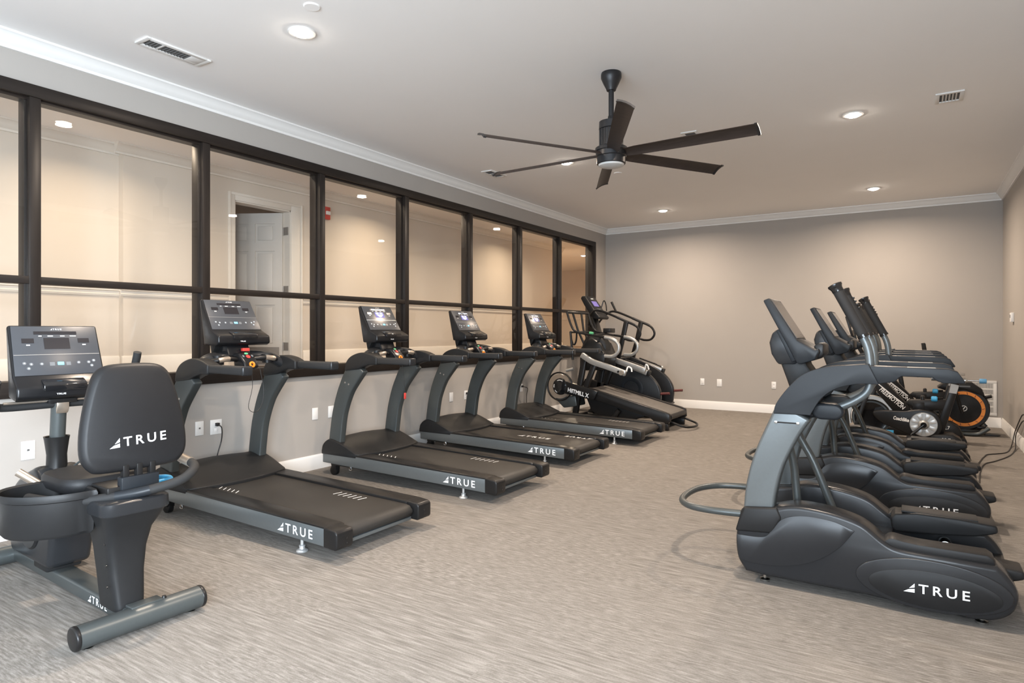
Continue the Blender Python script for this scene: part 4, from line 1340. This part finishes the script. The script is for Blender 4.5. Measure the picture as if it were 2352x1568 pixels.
def stepper():
    t = thing('stair_machine', (-4.0, 10.10, 0), 'tall black stair machine with tilted console and long looped hand rails, far corner', 'stair climber')
    X = 4.0

    def L2(p):
        return [(x + X, z) for x, z in p]

    def T3(p):
        return [(x + X, y, z) for x, y, z in p]
    for s in (-1, 1):
        ys_ = s * .33
        rl = crv(T3([(-4.72, ys_ * .5, 1.50), (-4.66, ys_ * .8, 1.62), (-4.55, ys_, 1.725), (-4.42, ys_, 1.722), (-4.20, ys_, 1.64), (-4.0, ys_, 1.555), (-3.84, ys_, 1.49), (-3.76, ys_, 1.42), (-3.735, ys_, 1.33), (-3.80, ys_, 1.245), (-3.92, ys_, 1.235), (-4.02, ys_, 1.27)]), 6)
        hr = obj('hand_rail', MB().tube(rl, .019, 12), M_BLACK, t)
        obj('grip', MB().tube(rl[26:38], .0225, 12), M_FOAM, hr)
        obj('rail_post', MB().prism(ribbon(L2([(-3.97, 1.55), (-4.05, 1.2), (-4.16, .80)]), [.075, .072, .08]), min(ys_ - .03, ys_ + .03), max(ys_ - .03, ys_ + .03)), M_BLACK, t, .012)
        # curved side cover of the stairs
        cv = crv([(-4.62, .05), (-4.55, .55), (-4.38, .92), (-4.20, .96), (-3.95, .88), (-3.68, .76), (-3.50, .62), (-3.40, .45), (-3.40, .25), (-3.46, .05)], 5)
        a, b = sorted((s * .28, s * .36))
        cvr = obj('side_cover', MB().prism(L2(cv), a, b), M_SHELL, t, .02, 3, ang=50)
        ya, yb = sorted((s * .358, s * .37))
        obj('round_panel', MB().lathe([(.13, ya), (.205, ya), (.205, yb), (.13, yb)], (-3.88 + X, 0, .45), 'y', 40, True), M_SHELLH, cvr, .004)
        obj('step_rail', MB().prism(ribbon(L2([(-4.10, .89), (-3.60, .715)]), .085), min(s * .30, s * .38), max(s * .30, s * .38)), M_SILVER, t, .012)
        obj('rail_tip', MB().prism(ribbon(L2([(-3.61, .718), (-3.565, .703)]), .09), min(s * .295, s * .385), max(s * .295, s * .385)), M_BLACK, t, .012)
        obj('peg', MB().tube(T3([(-3.42, s * .33, .39), (-3.25, s * .33, .405)]), .020, 12), M_DRED, t, label='dark red rubber peg')
        obj('handle_stub', MB().tube(T3([(-4.0, s * .33, .92), (-3.72, s * .33, .83), (-3.60, s * .33, .78)]), .014, 10), M_BLACK, t)
        obj('stub_tip', MB().lathe([(.001, 0), (.016, 0), (.016, .02), (.001, .02)], (-3.605 + X, s * .33, .782), 'x', 12), M_PLATE, t)
    obj('horn', MB().tube(T3([(-4.43, .33, 1.72), (-4.52, .33, 1.90)]), [.018, .021], 12), M_BLACK, t)
    for i in range(6):
        x = -4.34 + i * .155
        z = .94 - i * .145
        obj('step', MB().box(x + X, x + .20 + X, -.275, .275, z - .03, z), M_BLACK, t, .008)
    obj('core', MB().prism(L2([(-4.55, .06), (-4.45, .6), (-4.3, .8), (-3.62, .2), (-3.55, .06)]), -.27, .27), M_BLACK, t)
    obj('base', MB().box(-4.65 + X, -3.42 + X, -.35, .35, 0, .07), M_BLACK, t, .015)
    obj('mast', MB().prism(ribbon(L2([(-4.45, .85), (-4.62, 1.25), (-4.72, 1.62)]), [.14, .12, .10]), -.10, .10), M_BLACK, t, .02)
    obj('cross_brace', MB().tube(T3([(-4.72, -.17, 1.50), (-4.70, 0, 1.45), (-4.72, .17, 1.50)]), .03, 12), M_BLACK, t)
    cs = obj('console', MB().prism(L2([(-4.87, 1.955), (-4.84, 1.995), (-4.78, 1.99), (-4.56, 1.68), (-4.50, 1.62), (-4.53, 1.585), (-4.64, 1.60), (-4.80, 1.83)]), -.20, .20), M_SHELLM, t, .018, 3)
    d = Vector((.22, 0, -.31)).normalized()
    nrm = Vector((.31, 0, .22)).normalized()
    o0 = Vector((-4.78 + X, 0, 1.99))

    def q4(a0, a1, y0, y1, h):
        p = [o0 + d * a + nrm * h + Vector((0, y, 0)) for a, y in ((a0, y0), (a0, y1), (a1, y1), (a1, y0))]
        return MB().add([tuple(v) for v in p] + [tuple(v - nrm * .004) for v in p], [(0, 1, 2, 3), (4, 5, 6, 7), (0, 1, 5, 4), (1, 2, 6, 5), (2, 3, 7, 6), (3, 0, 4, 7)])
    obj('face', q4(.03, .37, -.17, .17, .003), M_CONSB, cs, .001)
    obj('display', q4(.11, .22, -.10, .10, .006), M_VIOLET, cs, label='lit violet display')
    obj('logo_strip', q4(.05, .065, -.05, .05, .006), M_PLATE, cs)
    obj('key_strip', q4(.27, .285, -.06, .06, .006), M_BTNG, cs)
    obj('antenna_loop', MB().tube(crv(T3([(-4.66, .21, 1.80), (-4.62, .22, 1.92), (-4.58, .22, 1.86), (-4.56, .21, 1.74)]), 5), .010, 8), M_BLACK, cs)
    return t


stepper()

# ---------------------------------------------------------------- spin bikes


def spin_bike(yc, label):
    t = thing('spin_bike', (0, yc, 0), label, 'exercise bike', 'black spin bikes behind the ellipticals')
    yn = -.10
    fw = obj('flywheel', MB().lathe([(.001, -.02), (.18, -.02), (.20, -.028), (.205, 0), (.20, .028), (.18, .02), (.001, .02)], (-.43, 0, .37), 'y', 48), M_GLOSS, t)
    obj('rim', MB().lathe([(.175, -.03), (.195, -.03), (.195, .03), (.175, .03)], (-.43, 0, .37), 'y', 48, True), M_GREY, fw)
    fn = MB()
    pr = []
    for k in range(31):
        a = R(15 + k * 6.2)
        c, s_ = math.cos(a), math.sin(a)
        pr.append([(-.43 + .215 * c, -.06, .37 + .215 * s_), (-.43 + .255 * c, -.06, .37 + .255 * s_), (-.43 + .255 * c, .06, .37 + .255 * s_), (-.43 + .215 * c, .06, .37 + .215 * s_)])
    fn.loft(pr)
    obj('fender', fn, M_SILVER, t, label='silver fender')
    for s in (-1, 1):
        a, b = sorted((s * .065, s * .095))
        obj('fork', MB().prism(ribbon([(-.47, .64), (-.52, .48), (-.575, .28), (-.60, .10)], [.05, .045, .045, .05]), a, b), M_BLACK, t, .008)
    hp = crv([(-.40, .455), (-.10, .475), (.06, .50), (.20, .47), (.255, .36), (.235, .23), (.14, .155), (.02, .175), (-.15, .25), (-.33, .33)], 5, True)
    cc = obj('drive_cover', MB().prism(hp, -.115, .06), M_BLACK, t, .015, 3, ang=50)
    text('lettering', cc, 'CoachBike', mx4((-.205, -.1165, .372), (1, 0, -.14), (.1, 0, 1)), .155, .042, M_PLATE, .03, .95, .1, 'pale lettering')
    wh = obj('pulley', MB().lathe([(.001, -.012), (.130, -.012), (.135, -.004), (.135, .004), (.001, .004)], (.088, -.118, .335), 'y', 48), M_SILVER, t, label='silver pulley disc')
    q = MB()
    for k in range(8):
        a = R(22 + 45 * k)
        q.prism([(.088 + .06 * math.cos(a - .25), .335 + .06 * math.sin(a - .25)), (.088 + .125 * math.cos(a - .2), .335 + .125 * math.sin(a - .2)), (.088 + .125 * math.cos(a + .2), .335 + .125 * math.sin(a + .2)), (.088 + .06 * math.cos(a + .25), .335 + .06 * math.sin(a + .25))], -.136, -.129)
    obj('spoke_panel', q, M_STEEL, wh, .002)
    obj('pulley_hub', MB().lathe([(.001, -.03), (.03, -.03), (.052, -.016), (.06, 0), (.001, 0)], (.088, -.118, .335), 'y', 28), M_SILVER, wh)
    ca = obj('crank_arm', MB().tube([(.088, -.155, .335), (-.03, -.165, .215)], .016, 12).lathe([(.001, -.02), (.03, -.02), (.03, .02), (.001, .02)], (.088, -.15, .335), 'y', 20), M_GLOSS, t)
    pd = obj('pedal', MB().box(-.075, .005, -.28, -.18, .185, .215), M_BLACK, ca, .006)
    obj('toe_cage', MB().tube(crv([(.0, -.26, .19), (-.05, -.26, .175), (-.06, -.22, .15), (-.02, -.20, .16), (.0, -.20, .19)], 5), .005, 6), M_CHROME, pd)
    ca2 = obj('crank_arm', MB().tube([(.088, .10, .335), (.20, .11, .455)], .016, 12), M_GLOSS, t)
    obj('pedal', MB().box(.16, .24, .13, .23, .44, .47), M_BLACK, ca2, .006)
    # leaning front tube with the maker's name
    dg = [(-.52, 1.02), (-.41, 1.02), (-.02, .60), (-.06, .46), (-.16, .44), (-.36, .70)]
    dt = obj('front_tube', MB().prism([(-.50, .98), (-.38, .91), (-.03, .505), (-.085, .420), (-.17, .41), (-.36, .655)], -.07, .05), M_BLACK, t, .015)
    u = Vector((.40, 0, -.36)).normalized()
    text('lettering', dt, 'FREEMOTION', mx4((-.348, -.0715, .695), u, (.3, 0, .32)), .315, .046, M_WHITE, .015, 1.0, 0, 'white lettering')
    q = MB().add([(-.37, -.0715, .775), (-.363, -.0715, .782), (-.10, -.0715, .552), (-.107, -.0715, .545)], [(0, 1, 2, 3)])
    obj('white_line', q, M_WHITE, dt)
    obj('head_tube', MB().prism(ribbon([(-.42, .95), (-.50, 1.10)], .07), -.04, .04), M_BLACK, t, .01)
    obj('handlebar', MB().tube(crv([(-.28, -.20, 1.13), (-.45, -.20, 1.12), (-.52, -.12, 1.11), (-.52, .12, 1.11), (-.45, .20, 1.12), (-.28, .20, 1.13)], 6), .018, 12), M_FOAM, t)
    obj('tablet_arm', MB().prism(ribbon([(-.50, 1.08), (-.60, 1.28), (-.62, 1.40)], .045), -.03, .03), M_BLACK, t, .008)
    tb = obj('tablet', MB().prism([(-.69, 1.555), (-.665, 1.56), (-.60, 1.325), (-.625, 1.318)], -.20, .20), M_BLACK, t, .006)
    obj('screen', MB().add([(-.662, -.185, 1.548), (-.662, .185, 1.548), (-.6025, .185, 1.335), (-.6025, -.185, 1.335)], [(0, 1, 2, 3)]), M_TABLET, tb, label='glossy screen')
    # seat post, saddle and blue knobs
    sp = obj('seat_post', MB().prism([(.175, .19), (.275, .22), (.425, .80), (.355, .83)], -.05, .05), M_BLACK, t, .012)
    obj('sticker', MB().prism([(.325, .70), (.395, .69), (.412, .76), (.415, .785), (.345, .80)], -.0525, -.05), M_BRACKET, sp, label='grey sticker')
    obj('saddle_slide', MB().box(.16, .50, -.03, .03, .825, .86), M_CHROME, t, .006)
    sd = MB()
    rr = []
    for x, hw_, zt in ((.03, .02, .915), (.06, .030, .925), (.18, .045, .925), (.27, .085, .93), (.34, .11, .945), (.37, .09, .945)):
        rr.append([(x, hw_ * math.cos(2 * math.pi * k / 16), zt - .03 + .03 * math.sin(2 * math.pi * k / 16)) for k in range(16)])
    obj('saddle', MB().loft(rr), M_VINYL, t)
    obj('saddle_clamp', MB().box(.24, .34, -.025, .025, .855, .89), M_BLACK, t, .005)
    kn = obj('slide_lever', MB().cyl((.46, -.02, .838), (.66, -.02, .838), .010, n=10).cyl((.44, -.02, .838), (.48, -.02, .838), .030, n=16), M_CHROME, t)
    obj('lever_knob', MB().cyl((.60, -.02, .838), (.665, -.02, .838), .026, n=16), M_BLUED, kn, .006, label='dusty blue knob')
    k2 = obj('post_knob_arm', MB().tube([(.27, 0, .625), (.20, -.03, .625)], .014, 10), M_BLACK, t)
    obj('post_knob', MB().lathe([(.001, -.03), (.022, -.03), (.030, -.02), (.030, .02), (.022, .03), (.001, .03)], (.19, -.04, .622), 'x', 18), M_BLUE, k2, label='blue knob')
    # base
    obj('base_beam', MB().box(-.55, .45, -.05, .05, .03, .13), M_BLACK, t, .012)
    bc = obj('base_cover', MB().prism([(.12, .13), (.16, .235), (.36, .245), (.43, .20), (.48, .10), (.48, .06), (.12, .06)], -.12, .12), M_BLACK, t, .02)
    text('lettering', bc, '22.7', mx4((.255, -.1215, .155), (1, 0, 0), (0, 0, 1)), .085, .045, M_WHITE, .01, 1.0, .1, 'white numerals')
    obj('blue_tag', MB().box(-.30, -.20, -.105, -.095, .205, .245), M_BLUE, t, .002, label='blue tag')
    for x in (-.55, .47):
        obj('stabilizer', MB().tube([(x, -.28, .04), (x, .28, .04)], .035, 14), M_BLACK, t)
    obj('neck_block', MB().box(-.02, .10, -.05, .05, .47, .58).box(.06, .10, -.04, .04, .56, .65), M_BLACK, t, .012)
    obj('frame_link', MB().prism([(-.10, .55), (-.05, .60), (.30, .62), (.32, .50), (.10, .48)], -.045, .045), M_BLACK, t, .012)
    return t


b1 = spin_bike(8.62, 'black spin bike with a silver pulley disc, in front of its twin')
b2 = dup(b1, (0.035, 9.74, 0), 'black spin bike standing behind the other, mostly hidden by it')
for ch in b2.children:                      # its saddle lever is pushed in
    if ch.name.startswith('slide_lever'):
        ch.location.x = -.26


def fan_bike():
    t = thing('fan_bike', (.556, 10.52, 0), 'black air bike with an orange ringed fan wheel by the wall grille', 'exercise bike')
    wy = -.13
    fr = obj('fan_cage', MB().lathe([(.001, -.015), (.195, -.015), (.205, -.03), (.27, -.03), (.285, -.01), (.29, .06), (.285, .24), (.001, .25)], (0, wy, .352), 'y', 56), M_BLACK, t)
    rg_ = obj('orange_ring', MB().ring((0, wy, .352), 'y', .192, .232, -.042, -.028, 56), M_ORANGER, fr, label='orange ring')
    q = MB()
    for k in range(14):
        a = 2 * math.pi * k / 14
        q.prism([(.196 * math.cos(a) , .352 + .196 * math.sin(a)), (.226 * math.cos(a + .06), .352 + .226 * math.sin(a + .06)), (.226 * math.cos(a + .085), .352 + .226 * math.sin(a + .085)), (.197 * math.cos(a + .04), .352 + .197 * math.sin(a + .04))], wy - .0435, wy - .0415)
    obj('ring_slots', q, M_DRED, rg_)
    obj('fan_dish', MB().lathe([(.001, -.034), (.07, -.034), (.10, -.026), (.19, -.018), (.19, -.01), (.001, -.01)], (0, wy, .352), 'y', 48), M_SHELLM, fr)
    lg = obj('hub_logo', MB().ring((0, wy, .358), 'y', .030, .038, -.0365, -.0335, 32).prism([(-.018, .338), (-.006, .338), (.020, .378), (.008, .378)], wy - .0365, wy - .0335), M_PLATE, fr, label='white ring mark')
    hood = obj('upper_shroud', MB().prism([(-.30, .62), (-.20, .70), (.09, .705), (.20, .62), (.23, .52), (.12, .56), (0, .60), (-.16, .57)], -.17, .12), M_BLACK, t, .02)
    obj('grey_mark', MB().box(-.06, .07, -.1715, -.169, .642, .660), M_BTNG, hood)
    obj('foot_peg', MB().tube([(.22, -.12, .505), (.30, -.14, .535)], .022, 12), M_BLACK, t)
    obj('floor_runner', MB().tube(crv([(-.22, -.20, .11), (-.13, -.20, .045), (-.05, -.20, .03), (.13, -.20, .03), (.20, -.20, .065), (.27, -.20, .12)], 5), .026, 12), M_GREY, t)
    obj('floor_runner', MB().tube(crv([(-.22, .20, .11), (-.13, .20, .045), (-.05, .20, .03), (.13, .20, .03), (.20, .20, .065), (.27, .20, .12)], 5), .026, 12), M_GREY, t)
    obj('wheel_cradle', MB().box(-.14, .18, -.20, .20, .045, .085).box(.14, .24, -.16, .16, .10, .13), M_BLACK, t, .01)
    obj('rear_beam', MB().box(-.95, -.05, -.05, .05, .10, .19), M_BLACK, t, .012)
    obj('rear_stabilizer', MB().tube([(-.92, -.28, .04), (-.92, .28, .04)], .035, 14).box(-.95, -.88, -.04, .04, .03, .13), M_BLACK, t)
    obj('seat_post', MB().prism(ribbon([(-.62, .15), (-.70, .60), (-.74, .86)], .06), -.035, .035), M_BLACK, t, .01)
    rr = []
    for x, hw_ in ((-.50, .025), (-.56, .04), (-.70, .08), (-.80, .13), (-.86, .11)):
        rr.append([(x, hw_ * math.cos(2 * math.pi * k / 16), .89 + .035 * math.sin(2 * math.pi * k / 16)) for k in range(16)])
    obj('saddle', MB().loft(rr), M_VINYL, t)
    for s in (-1, 1):
        ar = obj('swing_arm', MB().tube(crv([(-.02, s * .26, .30), (-.12, s * .27, .65), (-.30, s * .28, .98), (-.42, s * .28, 1.03)], 5), .02, 12), M_BLACK, t)
        obj('grip', MB().tube([(-.41, s * .28, 1.02), (-.435, s * .28, 1.10), (-.45, s * .28, 1.215)], [.02, .026, .024], 14), M_FOAM, ar)
    obj('display_post', MB().prism(ribbon([(-.06, .68), (-.16, .95), (-.20, 1.02)], .05), -.03, .03), M_BLACK, t, .01)
    return t


fan_bike()
